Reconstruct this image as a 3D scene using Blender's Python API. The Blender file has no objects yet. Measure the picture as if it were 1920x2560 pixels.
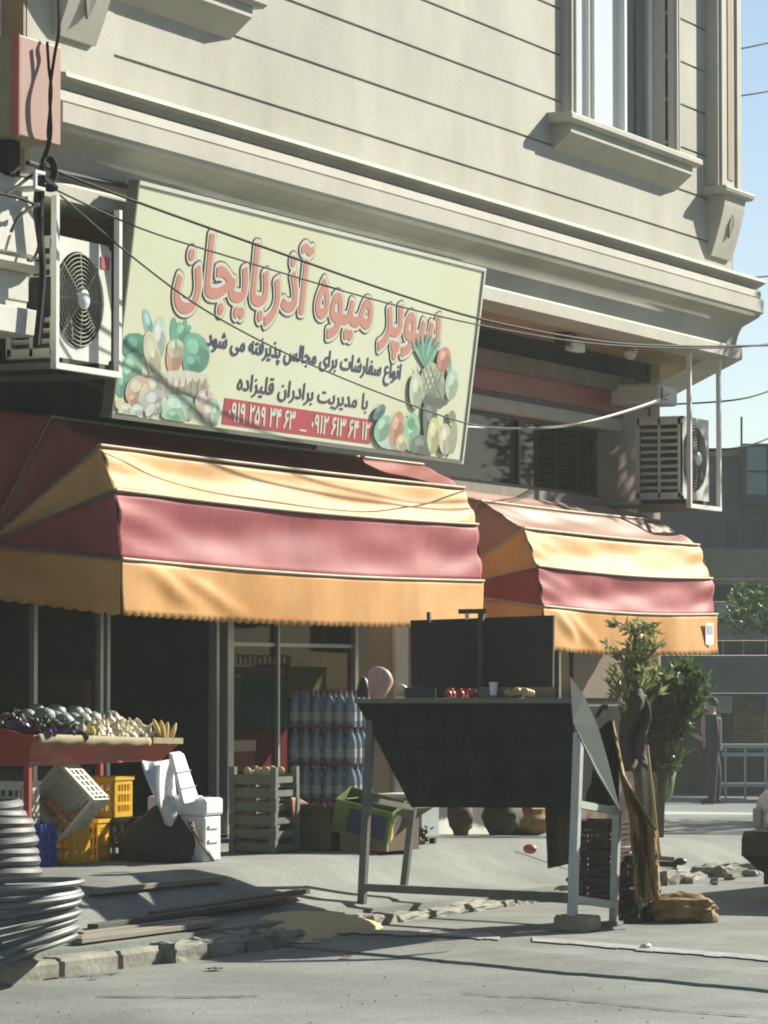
import bpy, bmesh, math, random
from mathutils import Vector, Matrix
random.seed(7)
SC = bpy.context.scene
COL = SC.collection
R = math.radians

# ------------------------------------------------------------------ camera
FPX = 9220.0            # focal length in pixels of the 1920 px wide photograph
CAM = Vector((-21.1, -12.04, 1.6)); YAW = R(25); PITCH = math.atan(420 / FPX)
cam_d = bpy.data.cameras.new('camera'); cam = bpy.data.objects.new('camera', cam_d); COL.objects.link(cam)
cam_d.sensor_fit = 'HORIZONTAL'; cam_d.sensor_width = 36.0; cam_d.lens = 36.0 * FPX / 1920
cam_d.clip_start = 0.5; cam_d.clip_end = 3000
cam.location = CAM
cam.rotation_euler = (math.pi / 2 + PITCH, 0, YAW - math.pi / 2)
SC.camera = cam
SC.render.resolution_x = 768; SC.render.resolution_y = 1024

# ------------------------------------------------------------------ sky and sun
SUN_EL, SUN_AZ = R(29), R(-24)        # azimuth measured from +X (along the facade), negative = street side
world = bpy.data.worlds.new('World'); SC.world = world; world.use_nodes = True
wn = world.node_tree
bg = wn.nodes['Background']
sky = wn.nodes.new('ShaderNodeTexSky'); sky.sky_type = 'NISHITA'; sky.sun_disc = False
sky.sun_elevation = SUN_EL; sky.sun_rotation = math.pi / 2 - SUN_AZ
sky.air_density = 1.0; sky.dust_density = 1.1; sky.ozone_density = 1.0; sky.altitude = 1200
wn.links.new(sky.outputs[0], bg.inputs[0]); bg.inputs[1].default_value = 0.056
sun_d = bpy.data.lights.new('sun', 'SUN'); sun = bpy.data.objects.new('sun', sun_d); COL.objects.link(sun)
sun_d.energy = 4.6; sun_d.angle = R(0.53); sun_d.color = (1.0, 0.95, 0.81)
sdir = Vector((math.cos(SUN_EL) * math.cos(SUN_AZ), math.cos(SUN_EL) * math.sin(SUN_AZ), math.sin(SUN_EL)))
sun.rotation_euler = sdir.to_track_quat('Z', 'Y').to_euler(); sun.location = (10, -20, 20)
vs = SC.view_settings
vs.view_transform = 'Standard'; vs.look = 'None'; vs.gamma = 1.0; vs.exposure = 1.08; vs.use_curve_mapping = False
SC.cycles.filter_width = 1.9
SC.cycles.max_bounces = 8

# ------------------------------------------------------------------ measuring helpers: a sight line met with a real plane
CP, SP = math.cos(PITCH), math.sin(PITCH)
FW = Vector((math.cos(YAW), math.sin(YAW), 0)); RT = Vector((math.sin(YAW), -math.cos(YAW), 0)); UPV = Vector((0, 0, 1))
K = 1920 / 1659.0
def ray(x, y):
    u = (x * K - 960) / FPX; v = (1280 - y * K) / FPX
    return FW * (CP - v * SP) + RT * u + UPV * (SP + v * CP)
def PY(x, y, Y):
    d = ray(x, y); return CAM + d * ((Y - CAM.y) / d.y)
def PX(x, y, X):
    d = ray(x, y); return CAM + d * ((X - CAM.x) / d.x)
def PZ(x, y, z):
    d = ray(x, y); return CAM + d * ((z - CAM.z) / d.z)
def PD(x, y, dep):
    return CAM + ray(x, y) * dep

# ------------------------------------------------------------------ materials
MATS = {}
def lin(c):
    return tuple(((v / 255) / 12.92 if v / 255 <= .04045 else ((v / 255 + .055) / 1.055) ** 2.4) for v in c)
def mat(name, col, rough=.7, var=.12, scale=6., bump=.0, bscale=60., metal=0., spec=.5, coat=0., stretch=None, var2=None, trans=0., alpha=1., sheen=0.):
    if name in MATS: return MATS[name]
    m = bpy.data.materials.new(name); m.use_nodes = True; MATS[name] = m
    nt = m.node_tree; b = nt.nodes['Principled BSDF']
    b.inputs['Roughness'].default_value = rough; b.inputs['Metallic'].default_value = metal
    b.inputs['Specular IOR Level'].default_value = spec; b.inputs['Coat Weight'].default_value = coat
    b.inputs['Transmission Weight'].default_value = trans; b.inputs['Alpha'].default_value = alpha
    b.inputs['Sheen Weight'].default_value = sheen
    tc = nt.nodes.new('ShaderNodeTexCoord'); mp = nt.nodes.new('ShaderNodeMapping')
    nt.links.new(tc.outputs['Object'], mp.inputs[0])
    if stretch: mp.inputs['Scale'].default_value = stretch
    n = nt.nodes.new('ShaderNodeTexNoise'); n.inputs['Scale'].default_value = scale; n.inputs['Detail'].default_value = 6; n.inputs['Roughness'].default_value = .62
    nt.links.new(mp.outputs[0], n.inputs['Vector'])
    cr = nt.nodes.new('ShaderNodeValToRGB'); cr.color_ramp.elements[0].position = .3; cr.color_ramp.elements[1].position = .72
    c0 = tuple(max(0, v * (1 - var)) for v in col); c1 = var2 if var2 else tuple(min(1, v * (1 + var)) for v in col)
    cr.color_ramp.elements[0].color = (*c0, 1); cr.color_ramp.elements[1].color = (*c1, 1)
    nt.links.new(n.outputs['Fac'], cr.inputs[0]); nt.links.new(cr.outputs[0], b.inputs['Base Color'])
    if bump > 0:
        n2 = nt.nodes.new('ShaderNodeTexNoise'); n2.inputs['Scale'].default_value = bscale; n2.inputs['Detail'].default_value = 5
        nt.links.new(tc.outputs['Object'], n2.inputs['Vector'])
        bp = nt.nodes.new('ShaderNodeBump'); bp.inputs['Strength'].default_value = bump; bp.inputs['Distance'].default_value = .02
        nt.links.new(n2.outputs['Fac'], bp.inputs['Height']); nt.links.new(bp.outputs[0], b.inputs['Normal'])
    return m
def glass_mat(name, tint=(.55, .62, .6), rough=.03, refl=.8):
    """window pane: part clear, part mirror, faces one-sided thin"""
    if name in MATS: return MATS[name]
    m = bpy.data.materials.new(name); m.use_nodes = True; MATS[name] = m
    nt = m.node_tree; nt.nodes.remove(nt.nodes['Principled BSDF']); out = nt.nodes['Material Output']
    tr = nt.nodes.new('ShaderNodeBsdfTransparent'); tr.inputs[0].default_value = (*tint, 1)
    gl = nt.nodes.new('ShaderNodeBsdfGlossy'); gl.inputs['Roughness'].default_value = rough
    fr0 = nt.nodes.new('ShaderNodeLayerWeight'); fr0.inputs[0].default_value = .5
    pw = nt.nodes.new('ShaderNodeMath'); pw.operation = 'POWER'; pw.inputs[1].default_value = 3.0
    nt.links.new(fr0.outputs['Facing'], pw.inputs[0])
    fr = nt.nodes.new('ShaderNodeMath'); fr.operation = 'MULTIPLY_ADD'; fr.inputs[1].default_value = refl; fr.inputs[2].default_value = refl * .06
    nt.links.new(pw.outputs[0], fr.inputs[0])
    mx = nt.nodes.new('ShaderNodeMixShader')
    nt.links.new(fr.outputs[0], mx.inputs[0]); nt.links.new(tr.outputs[0], mx.inputs[1]); nt.links.new(gl.outputs[0], mx.inputs[2])
    nt.links.new(mx.outputs[0], out.inputs[0])
    return m

# ------------------------------------------------------------------ mesh builder
class MB:
    def __init__(s): s.v = []; s.f = []
    def add(s, vs, fs):
        o = len(s.v); s.v += [tuple(v) for v in vs]; s.f += [tuple(i + o for i in f) for f in fs]; return s
    def box(s, x0, x1, y0, y1, z0, z1):
        vs = [(x, y, z) for z in (z0, z1) for y in (y0, y1) for x in (x0, x1)]
        return s.add(vs, [(0, 2, 3, 1), (4, 5, 7, 6), (0, 1, 5, 4), (2, 6, 7, 3), (0, 4, 6, 2), (1, 3, 7, 5)])
    def obox(s, c, a, b, d):           # centre and three half-axis vectors
        c, a, b, d = map(Vector, (c, a, b, d))
        vs = [c + a * i + b * j + d * k for k in (-1, 1) for j in (-1, 1) for i in (-1, 1)]
        return s.add(vs, [(0, 2, 3, 1), (4, 5, 7, 6), (0, 1, 5, 4), (2, 6, 7, 3), (0, 4, 6, 2), (1, 3, 7, 5)])
    def bar(s, p, q, w, h=None, up=(0, 0, 1)):
        p, q = Vector(p), Vector(q); d = q - p; L = d.length; d.normalize(); h = h or w
        u = Vector(up)
        if abs(d.dot(u)) > .95: u = Vector((1, 0, 0))
        sd = d.cross(u).normalized(); u = sd.cross(d)
        return s.obox((p + q) / 2, d * (L / 2), sd * (w / 2), u * (h / 2))
    def tube(s, pts, r, n=8, cap=True):
        pts = [Vector(p) for p in pts]; rs = r if isinstance(r, (list, tuple)) else [r] * len(pts)
        base = len(s.v); N = len(pts); ref = None
        for i, p in enumerate(pts):
            d = (pts[min(i + 1, N - 1)] - pts[max(i - 1, 0)]).normalized()
            if ref is None: ref = Vector((0, 0, 1)) if abs(d.z) < .9 else Vector((1, 0, 0))
            a = d.cross(ref).normalized(); b = a.cross(d).normalized(); ref = b
            for k in range(n):
                t = 2 * math.pi * k / n; s.v.append(tuple(p + (a * math.cos(t) + b * math.sin(t)) * rs[i]))
        for i in range(N - 1):
            for k in range(n):
                a0 = base + i * n + k; a1 = base + i * n + (k + 1) % n
                s.f.append((a0, a1, a1 + n, a0 + n))
        if cap: s.f.append(tuple(base + k for k in reversed(range(n)))); s.f.append(tuple(base + (N - 1) * n + k for k in range(n)))
        return s
    def ell(s, c, r, nu=10, nv=7, rot=None, fn=None):
        c = Vector(c); r = (r, r, r) if not isinstance(r, (tuple, list)) else r
        base = len(s.v); M = rot or Matrix.Identity(3)
        for j in range(nv + 1):
            ph = math.pi * j / nv
            for i in range(nu):
                th = 2 * math.pi * i / nu
                n = Vector((math.sin(ph) * math.cos(th), math.sin(ph) * math.sin(th), math.cos(ph)))
                k = fn(n) if fn else 1
                s.v.append(tuple(c + M @ Vector((n.x * r[0] * k, n.y * r[1] * k, n.z * r[2] * k))))
        for j in range(nv):
            for i in range(nu):
                a = base + j * nu + i; b = base + j * nu + (i + 1) % nu
                s.f.append((a, a + nu, b + nu, b))
        return s
    def lathe(s, prof, c=(0, 0, 0), n=14, M=None):
        c = Vector(c); base = len(s.v); M = M or Matrix.Identity(3)
        for r, z in prof:
            for k in range(n):
                t = 2 * math.pi * k / n; s.v.append(tuple(c + M @ Vector((r * math.cos(t), r * math.sin(t), z))))
        for i in range(len(prof) - 1):
            for k in range(n):
                a = base + i * n + k; b = base + i * n + (k + 1) % n
                s.f.append((a, b, b + n, a + n))
        s.f.append(tuple(base + k for k in reversed(range(n)))); s.f.append(tuple(base + (len(prof) - 1) * n + k for k in range(n)))
        return s
    def grid(s, fn, nu, nv, flip=False):
        base = len(s.v)
        for j in range(nv + 1):
            for i in range(nu + 1): s.v.append(tuple(fn(i / nu, j / nv)))
        for j in range(nv):
            for i in range(nu):
                a = base + j * (nu + 1) + i; q = (a, a + 1, a + nu + 2, a + nu + 1)
                s.f.append(q[::-1] if flip else q)
        return s
    def prism(s, poly, ext):           # polygon (3-d points) pushed along a vector
        poly = [Vector(p) for p in poly]; e = Vector(ext); n = len(poly)
        vs = poly + [p + e for p in poly]
        fs = [tuple(range(n)), tuple(reversed(range(n, 2 * n)))] + [(i, i + n, (i + 1) % n + n, (i + 1) % n) for i in range(n)]
        return s.add(vs, fs)
    def sweep(s, path, prof):          # plan path (x, y), closed profile of (outward, z); mitred
        P = [Vector((x, y)) for x, y in path]; N = len(P); m = len(prof); base = len(s.v)
        for i in range(N):
            ds = []
            if i > 0: ds.append((P[i] - P[i - 1]).normalized())
            if i < N - 1: ds.append((P[i + 1] - P[i]).normalized())
            ns = [Vector((d.y, -d.x)) for d in ds]
            if len(ns) == 2:
                b = (ns[0] + ns[1]).normalized(); nrm = b / max(.3, b.dot(ns[0]))
            else: nrm = ns[0]
            for o, z in prof: s.v.append((P[i].x + nrm.x * o, P[i].y + nrm.y * o, z))
        for i in range(N - 1):
            for k in range(m):
                a = base + i * m + k; b = base + i * m + (k + 1) % m
                s.f.append((a, b, b + m, a + m))
        s.f.append(tuple(base + k for k in range(m))); s.f.append(tuple(base + (N - 1) * m + k for k in reversed(range(m))))
        return s
    def build(s, name, m, parent=None, smooth=False, bevel=0., world=True, jitter=0.):
        vs = [Vector(v) for v in s.v]
        if jitter: vs = [v + Vector((random.uniform(-1, 1), random.uniform(-1, 1), random.uniform(-1, 1))) * jitter for v in vs]
        if parent is not None and world:
            inv = world_of(parent).inverted(); vs = [inv @ v for v in vs]
        me = bpy.data.meshes.new(name); me.from_pydata([tuple(v) for v in vs], [], s.f); me.update()
        bm = bmesh.new(); bm.from_mesh(me); bmesh.ops.recalc_face_normals(bm, faces=bm.faces); bm.to_mesh(me); bm.free()
        if isinstance(m, str): m = MATS[m]
        me.materials.append(m)
        if smooth:
            for p in me.polygons: p.use_smooth = True
            me.set_sharp_from_angle(angle=R(40))
        o = bpy.data.objects.new(name, me); COL.objects.link(o)
        if parent is not None: o.parent = parent
        if bevel:
            b = o.modifiers.new('bevel', 'BEVEL'); b.width = bevel; b.segments = 2; b.limit_method = 'ANGLE'
        return o
def world_of(o):
    M = Matrix.LocRotScale(o.location, o.rotation_euler, o.scale)
    return world_of(o.parent) @ M if o.parent else M
def tag(o, label=None, cat=None, group=None, kind=None):
    if label: o['label'] = label
    if cat: o['category'] = cat
    if group: o['group'] = group
    if kind: o['kind'] = kind
    return o
def thing(name, label, cat, loc=(0, 0, 0), rot=(0, 0, 0), group=None):
    o = bpy.data.objects.new(name, None); COL.objects.link(o); o.location = loc; o.rotation_euler = rot; o.empty_display_size = .2
    return tag(o, label, cat, group)
def copy_tree(o, parent=None):
    c = o.copy(); COL.objects.link(c)
    if parent is not None: c.parent = parent
    for ch in list(o.children): copy_tree(ch, c)
    return c
def struct(o): o['kind'] = 'structure'; return o
def stuff(o): o['kind'] = 'stuff'; return o
rnd = random.uniform
def spline(pts, n=10):
    pts = [Vector(p) for p in pts]; out = []
    for i in range(len(pts) - 1):
        p0 = pts[max(i - 1, 0)]; p1 = pts[i]; p2 = pts[i + 1]; p3 = pts[min(i + 2, len(pts) - 1)]
        for k in range(n):
            t = k / n
            out.append(.5 * ((2 * p1) + (p2 - p0) * t + (2 * p0 - 5 * p1 + 4 * p2 - p3) * t * t + (3 * p1 - p0 - 3 * p2 + p3) * t ** 3))
    out.append(pts[-1]); return out

# ------------------------------------------------------------------ material palette
stone = mat('facade_stone', (.445, .435, .365), .8, .10, 1.3, .12, 45, stretch=(1, 1, .5))
stone_trim = mat('trim_stone', (.45, .435, .365), .75, .08, 2.5, .08, 60)
stone_grey = mat('console_beam_stone', (.44, .425, .355), .8, .1, 2.5, .08, 60)  # stone of the consoles and lower beam, close to the trim colour
white_stone = mat('white_neighbour_stone', (.62, .62, .55), .75, .08, 2., .06, 50)
ochre = mat('ochre_soffit', (.36, .25, .12), .8, .2, 3., .05)
brown_wall = mat('brown_wall_tile', (.16, .105, .06), .55, .18, 2.5, .05, 40)
tan_wall = mat('tan_wall', (.27, .19, .115), .7, .15, 3.)
beam_conc = mat('concrete_beam', (.20, .185, .15), .85, .2, 5., .1)
red_band = mat('red_fascia', (.30, .05, .035), .5, .15, 4.)
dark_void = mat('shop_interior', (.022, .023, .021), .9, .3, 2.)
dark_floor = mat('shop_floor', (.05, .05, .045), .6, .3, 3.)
alu = mat('aluminium', (.45, .47, .44), .35, .08, 8., metal=.6)
steel_bright = mat('zinc_steel', (.72, .73, .70), .4, .06, 10.)
steel_dull = mat('grey_steel_tube', (.20, .20, .17), .45, .2, 9., metal=.3)
upvc = mat('white_upvc', (.72, .76, .74), .4, .03)
glass = glass_mat('shop_glass', (.5, .55, .52), refl=.10)
glass_up = glass_mat('window_glass', (.7, .78, .78), refl=3.0)
white_plastic = mat('aged_white_plastic', (.62, .63, .56), .45, .06, 5.)
black_plastic = mat('black_plastic', (.018, .02, .02), .45, .2, 8.)
cable_black = mat('cable_black', (.018, .016, .02), .7, .2, spec=.1)
cable_grey = mat('cable_grey', (.06, .056, .06), .7, .2, spec=.1)
asphalt = mat('dusty_asphalt', (.20, .22, .20), .9, .22, 1.1, .35, 70)
concrete = mat('pavement_concrete', (.215, .232, .208), .88, .16, 1.8, .22, 55)
kerb_m = mat('kerb_stone', (.27, .265, .215), .85, .25, 5., .25, 30)
soil = mat('dark_soil', (.05, .048, .04), .95, .3, 8., .4)
paint_white = mat('worn_white_paint', (.30, .305, .29), .8, .35, 9., var2=(.46, .46, .44))
orange_cloth = mat('orange_awning_cloth', (.70, .32, .085), .62, .14, 1.6, .03, 14, spec=.2, var2=(.72, .40, .15))
red_cloth = mat('red_awning_cloth', (.36, .048, .066), .62, .25, 1.3, .03, 14, spec=.2, var2=(.43, .115, .12))
dusk_cloth = mat('maroon_awning_cloth', (.30, .085, .075), .65, .2, 2., .03, 14, spec=.2)
faded_cloth = mat('faded_red_awning_cloth', (.40, .22, .17), .5, .12, 2., .03, 14)
def grime(m, streak=None, amt=.22, fine=.14, fscale=170., scale=.8, rand=0.):
    nt = m.node_tree; b = nt.nodes['Principled BSDF']; src = b.inputs['Base Color'].links[0].from_socket
    tc = nt.nodes.new('ShaderNodeTexCoord'); mp = nt.nodes.new('ShaderNodeMapping'); nt.links.new(tc.outputs['Object'], mp.inputs[0])
    if streak: mp.inputs['Scale'].default_value = streak
    def layer(vec, sc, lo, hi, det, src):
        n = nt.nodes.new('ShaderNodeTexNoise'); n.inputs['Scale'].default_value = sc; n.inputs['Detail'].default_value = det; n.inputs['Roughness'].default_value = .65
        nt.links.new(vec, n.inputs['Vector'])
        r = nt.nodes.new('ShaderNodeMapRange'); r.inputs['From Min'].default_value = .33; r.inputs['From Max'].default_value = .67; r.inputs['To Min'].default_value = lo; r.inputs['To Max'].default_value = hi
        nt.links.new(n.outputs['Fac'], r.inputs[0])
        x = nt.nodes.new('ShaderNodeMix'); x.data_type = 'RGBA'; x.blend_type = 'MULTIPLY'; x.inputs[0].default_value = 1
        cc = nt.nodes.new('ShaderNodeCombineColor')
        for k in range(3): nt.links.new(r.outputs[0], cc.inputs[k])
        nt.links.new(src, x.inputs[6]); nt.links.new(cc.outputs[0], x.inputs[7]); return x.outputs[2]
    src = layer(mp.outputs[0], scale, 1 - amt, 1 + amt * .35, 9, src)
    if fine: src = layer(tc.outputs['Object'], fscale, 1 - fine, 1 + fine, 2, src)
    if rand:
        oi = nt.nodes.new('ShaderNodeObjectInfo'); r = nt.nodes.new('ShaderNodeMapRange'); r.inputs['To Min'].default_value = 1 - rand; r.inputs['To Max'].default_value = 1 + rand * .4
        nt.links.new(oi.outputs['Random'], r.inputs[0]); x = nt.nodes.new('ShaderNodeMix'); x.data_type = 'RGBA'; x.blend_type = 'MULTIPLY'; x.inputs[0].default_value = 1
        cc = nt.nodes.new('ShaderNodeCombineColor')
        for k in range(3): nt.links.new(r.outputs[0], cc.inputs[k])
        nt.links.new(src, x.inputs[6]); nt.links.new(cc.outputs[0], x.inputs[7]); src = x.outputs[2]
    nt.links.new(src, b.inputs['Base Color'])
grime(stone, (1.0, 1, .55), .19, .06, 60, .8, .06); grime(stone_trim, (1.0, 1, .8), .13, .05, 60, 1.4, .05)
grime(asphalt, None, .38, .26, 55, .5); grime(concrete, None, .36, .2, 60, .8); grime(kerb_m, None, .3, .15, 60, 3.0, .1)
grime(orange_cloth, (1.2, 1, .5), .16, .05, 90, 1.6); grime(red_cloth, (1.0, 1, .5), .18, .05, 90, 1.4); grime(faded_cloth, None, .18, .05, 90, 1.2)
grime(brown_wall, None, .2, .08, 40, 2.); grime(white_stone, (1, 1, .4), .15, .05, 50, 1.2)
piping = mat('cream_piping', (.42, .38, .26), .7, .15)
peach_cloth = mat('peach_awning_cloth', (.71, .37, .13), .62, .12, 1.6, .03, 14, spec=.2, var2=(.72, .44, .20)); grime(peach_cloth, (1.2, 1, .5), .16, .05, 90, 1.6)
# ------------------------------------------------------------------ ground
def pave_z(X, Y):
    t = max(0, min(1, (-.95 - Y) / .85))
    z = .40 - .275 * t * t * (3 - 2 * t)
    return z - .04 * max(0, min(8, X - 4.5)) * .9
def street_z(X): return -.0178 * max(0, min(45, X - 12))
m = MB()
xs = [-400, -120, -60, -40] + [-30 + i for i in range(0, 100, 2)] + [80, 110, 160, 260, 500, 900]
ys = [-500, -200, -100, -60, -40, -30] + [-24 + 1.5 * i for i in range(30)] + [30, 45, 80, 150, 300, 600]
base = 0
for y in ys:
    for x in xs:
        m.v.append((x, y, street_z(x) + (.012 * math.sin(x * .9 + y * 1.7) if False else 0) - .004))
for j in range(len(ys) - 1):
    for i in range(len(xs) - 1):
        a = j * len(xs) + i; m.f.append((a, a + 1, a + len(xs) + 1, a + len(xs)))
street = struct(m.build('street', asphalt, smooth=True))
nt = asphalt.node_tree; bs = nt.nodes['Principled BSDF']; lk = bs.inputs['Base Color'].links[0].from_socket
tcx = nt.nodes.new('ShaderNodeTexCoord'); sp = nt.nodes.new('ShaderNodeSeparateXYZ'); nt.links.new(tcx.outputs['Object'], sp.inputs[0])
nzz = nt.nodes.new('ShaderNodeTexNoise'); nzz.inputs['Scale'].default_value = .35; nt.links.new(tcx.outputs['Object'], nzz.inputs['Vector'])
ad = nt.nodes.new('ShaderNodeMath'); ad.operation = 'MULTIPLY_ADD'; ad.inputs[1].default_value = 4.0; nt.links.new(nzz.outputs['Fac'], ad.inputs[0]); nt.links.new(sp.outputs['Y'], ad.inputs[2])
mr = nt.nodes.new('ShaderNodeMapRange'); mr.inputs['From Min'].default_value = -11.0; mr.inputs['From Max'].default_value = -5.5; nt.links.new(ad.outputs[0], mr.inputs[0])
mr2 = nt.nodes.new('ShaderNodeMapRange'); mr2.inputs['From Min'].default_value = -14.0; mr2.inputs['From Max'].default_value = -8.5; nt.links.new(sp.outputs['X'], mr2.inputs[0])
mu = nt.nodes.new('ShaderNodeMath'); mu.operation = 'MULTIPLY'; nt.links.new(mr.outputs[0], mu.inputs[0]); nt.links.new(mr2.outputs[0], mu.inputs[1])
mxx = nt.nodes.new('ShaderNodeMix'); mxx.data_type = 'RGBA'; mxx.inputs[6].default_value = (.065, .066, .062, 1)  # asphalt darkened outside the view to cut bounced light on the cove
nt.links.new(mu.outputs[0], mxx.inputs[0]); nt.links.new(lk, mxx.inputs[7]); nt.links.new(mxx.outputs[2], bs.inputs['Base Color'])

# worn concrete apron the cart stands on: a low step across the street, with a broken painted edge
edge_px = [(470, 2026), (560, 2036), (700, 2049), (850, 2063), (1000, 2077), (1200, 2097), (1400, 2113), (1659, 2137), (1900, 2160), (2400, 2206)]
top_px = [(520, 2006), (620, 2009), (760, 2018), (900, 2030), (1060, 2045), (1240, 2064), (1440, 2086), (1680, 2108), (1920, 2130), (2410, 2174)]
def dense(px, z, n, wob):
    out = []
    for i in range(len(px) - 1):
        for k in range(n):
            t = k / n; p = PZ(px[i][0] * (1 - t) + px[i + 1][0] * t, px[i][1] * (1 - t) + px[i + 1][1] * t, z)
            out.append(p + Vector((rnd(-wob, wob), rnd(-wob * .3, wob * .3), 0)))
    return out
random.seed(3)
low = dense(edge_px, .012, 9, .02); mid = dense(top_px, .045, 9, .02)
m = MB(); n = len(low)
far = [p + Vector((9.5, 0, 0)) for p in mid]
m.v += [(p.x - .012, p.y, -.04) for p in low]
for L in (low, mid): m.v += [tuple(p) for p in L]
m.v += [(p.x, p.y, .05) for p in far]
for r in range(3):
    for i in range(n - 1): a = r * n + i; m.f.append((a, a + 1, a + n + 1, a + n))
struct(m.build('street_apron', concrete))
# painted line along the step
random.seed(5)
pl = MB()
for a, b in (((560, 1999), (900, 2011)), ((905, 2008), (1080, 2021)), ((1150, 2023), (1670, 2066))):
    for k in range(14):
        t0, t1 = k / 14, (k + 1) / 14
        w = 11 * (1 - .25 * abs(rnd(-1, 1)))
        q = []
        for t, s in ((t0, 0), (t1, 0), (t1, w), (t0, w)):
            q.append(PZ(a[0] + (b[0] - a[0]) * t, a[1] + (b[1] - a[1]) * t + s, .0545))
        pl.add(q, [(0, 1, 2, 3)])
struct(pl.build('painted_line', paint_white))
# worn paint patches and tar cracks on the near asphalt
crack = MB()
random.seed(9)
for line in ([(1000, 2143), (1080, 2150), (1170, 2152), (1320, 2166), (1450, 2180), (1660, 2196)], [(60, 2116), (150, 2108), (260, 2100)], [(210, 2150), (420, 2152), (560, 2149)]):
    for i in range(len(line) - 1):
        (ax, ay), (bx, by) = line[i], line[i + 1]
        for k in range(5):
            t0, t1 = k / 5, (k + 1) / 5
            wv = lambda t: rnd(-1.2, 1.2)
            q = [PZ(ax + (bx - ax) * t0, ay + (by - ay) * t0, .004), PZ(ax + (bx - ax) * t1, ay + (by - ay) * t1, .004),
                 PZ(ax + (bx - ax) * t1, ay + (by - ay) * t1 + rnd(.6, 2.2), .004), PZ(ax + (bx - ax) * t0, ay + (by - ay) * t0 + rnd(.6, 2.2), .004)]
            crack.add(q, [(0, 1, 2, 3)])
struct(crack.build('street_crack', mat('tar', (.05, .05, .048), .8)))

# pavement in front of the shop: one sheet, ramping down to the kerb
m = MB(); random.seed(11)
nx, ny = 90, 34
for j in range(ny + 1):
    y = -1.9 + (4.2 + 1.9) * (j / ny) ** 1.0
    for i in range(nx + 1):
        x = -9 + 25 * i / nx
        m.v.append((x, y + (.03 * math.sin(x * 3.1) if j == 0 else 0), pave_z(x, y) + rnd(-.0015, .0015)))
for j in range(ny):
    for i in range(nx):
        a = j * (nx + 1) + i; m.f.append((a, a + 1, a + nx + 2, a + nx + 1))
b0 = len(m.v)
for i in range(nx + 1): v = m.v[i]; m.v.append((v[0], v[1] - .03, -.1))
for i in range(nx): m.f.append((i, i + 1, b0 + i + 1, b0 + i))
b1 = len(m.v)
for j in range(ny + 1): v = m.v[j * (nx + 1) + nx]; m.v.append((v[0], v[1], -.2))
for j in range(ny): a = j * (nx + 1) + nx; m.f.append((a, b1 + j, b1 + j + 1, a + nx + 1))
pavement = struct(m.build('pavement', concrete, smooth=True))
# kerb: rough stones
def rough_block(x0, x1, y0, y1, z0, z1, j, sub=3):
    bm = bmesh.new(); bmesh.ops.create_cube(bm, size=1)
    bmesh.ops.scale(bm, vec=(x1 - x0, y1 - y0, z1 - z0), verts=bm.verts); bmesh.ops.translate(bm, vec=((x0 + x1) / 2, (y0 + y1) / 2, (z0 + z1) / 2), verts=bm.verts)
    bmesh.ops.bevel(bm, geom=bm.edges[:], offset=min(x1 - x0, y1 - y0, z1 - z0) * .16, segments=1, affect='EDGES')
    bmesh.ops.subdivide_edges(bm, edges=bm.edges[:], cuts=sub - 1, use_grid_fill=True)
    mb = MB(); bm.verts.index_update()
    for v in bm.verts: mb.v.append((v.co.x + rnd(-j, j), v.co.y + rnd(-j, j), v.co.z + rnd(-j, j)))
    for f in bm.faces: mb.f.append(tuple(v.index for v in f.verts))
    bm.free(); return mb
random.seed(21)
x = -8.6
while x < -2.75:
    L = rnd(.55, .9)
    struct(rough_block(x, x + L - .008, -2.03 + rnd(-.012, .012), -1.87, -.08, .10 + rnd(-.006, .006), .003).build('kerb_stone', kerb_m, pavement))
    x += L
x = 2.4
while x < 11.5:
    L = rnd(.35, .75)
    struct(rough_block(x, x + L - rnd(.02, .12), -2.12 + rnd(-.06, .06), -1.88, -.1, .12 + rnd(-.06, .05), .02).build('kerb_stone', kerb_m, pavement))
    x += L
x = -2.6
while x < 2.3:      # sunken, broken run behind the apron
    L = rnd(.35, .6)
    struct(rough_block(x, x + L - .03, -2.10, -1.88, -.1, .10 + rnd(-.02, .01), .012).build('kerb_stone', kerb_m, pavement)); x += L
# drain hole where the kerb breaks off
dp = PZ(520, 2026, .02)
rub = []
for i in range(46):
    a = rnd(0, 6.28); rr = rnd(.0, .5)
    p = PZ(540 + rnd(-70, 60), 2026 + rnd(-12, 16), .02)
    s = rnd(.02, .06)
    mb = MB().ell((p.x, p.y, s * .5), (s, s * rnd(.7, 1.2), s * .7), 6, 4, fn=lambda n: rnd(.75, 1.15)); rub.append(mb)
big = MB()
for mb in rub: big.add(mb.v, mb.f)
stuff(tag(big.build('rubble', kerb_m), 'crumbled kerb rubble beside the gap in the broken kerb', 'rubble'))
big = MB()
random.seed(31)
for i in range(20):
    p = PZ(rnd(1420, 1640), rnd(1868, 1912), .05); s = rnd(.03, .085)
    q = MB().ell((p.x, p.y, .05 + s * .3), (s, s * rnd(.7, 1.3), s * .7), 6, 4, fn=lambda n: rnd(.7, 1.15)); big.add(q.v, q.f)
stuff(tag(big.build('rubble', kerb_m), 'pale broken stones along the kerb left of the parked car', 'rubble'))

# ------------------------------------------------------------------ the corner building
bld = thing('corner_building', 'beige stone-clad corner building with heavy cornice over the fruit shop', 'building', (6, 2, 0))
CH = (12.78, 0.0); cd = Vector((.875, .483))
chp = [(CH[0] + cd.x * t, CH[1] + cd.y * t) for t in (0, 9)]
def part(mb, name, m, parent=bld, **k): return mb.build(name, m, parent, **k)
# backing wall of the upper floors (behind the stone courses)
m = MB(); m.sweep([(-.72, .0), CH, chp[1]], [(-.022, 5.45), (-.022, 10.4), (-.3, 10.4), (-.3, 5.45)])
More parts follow.
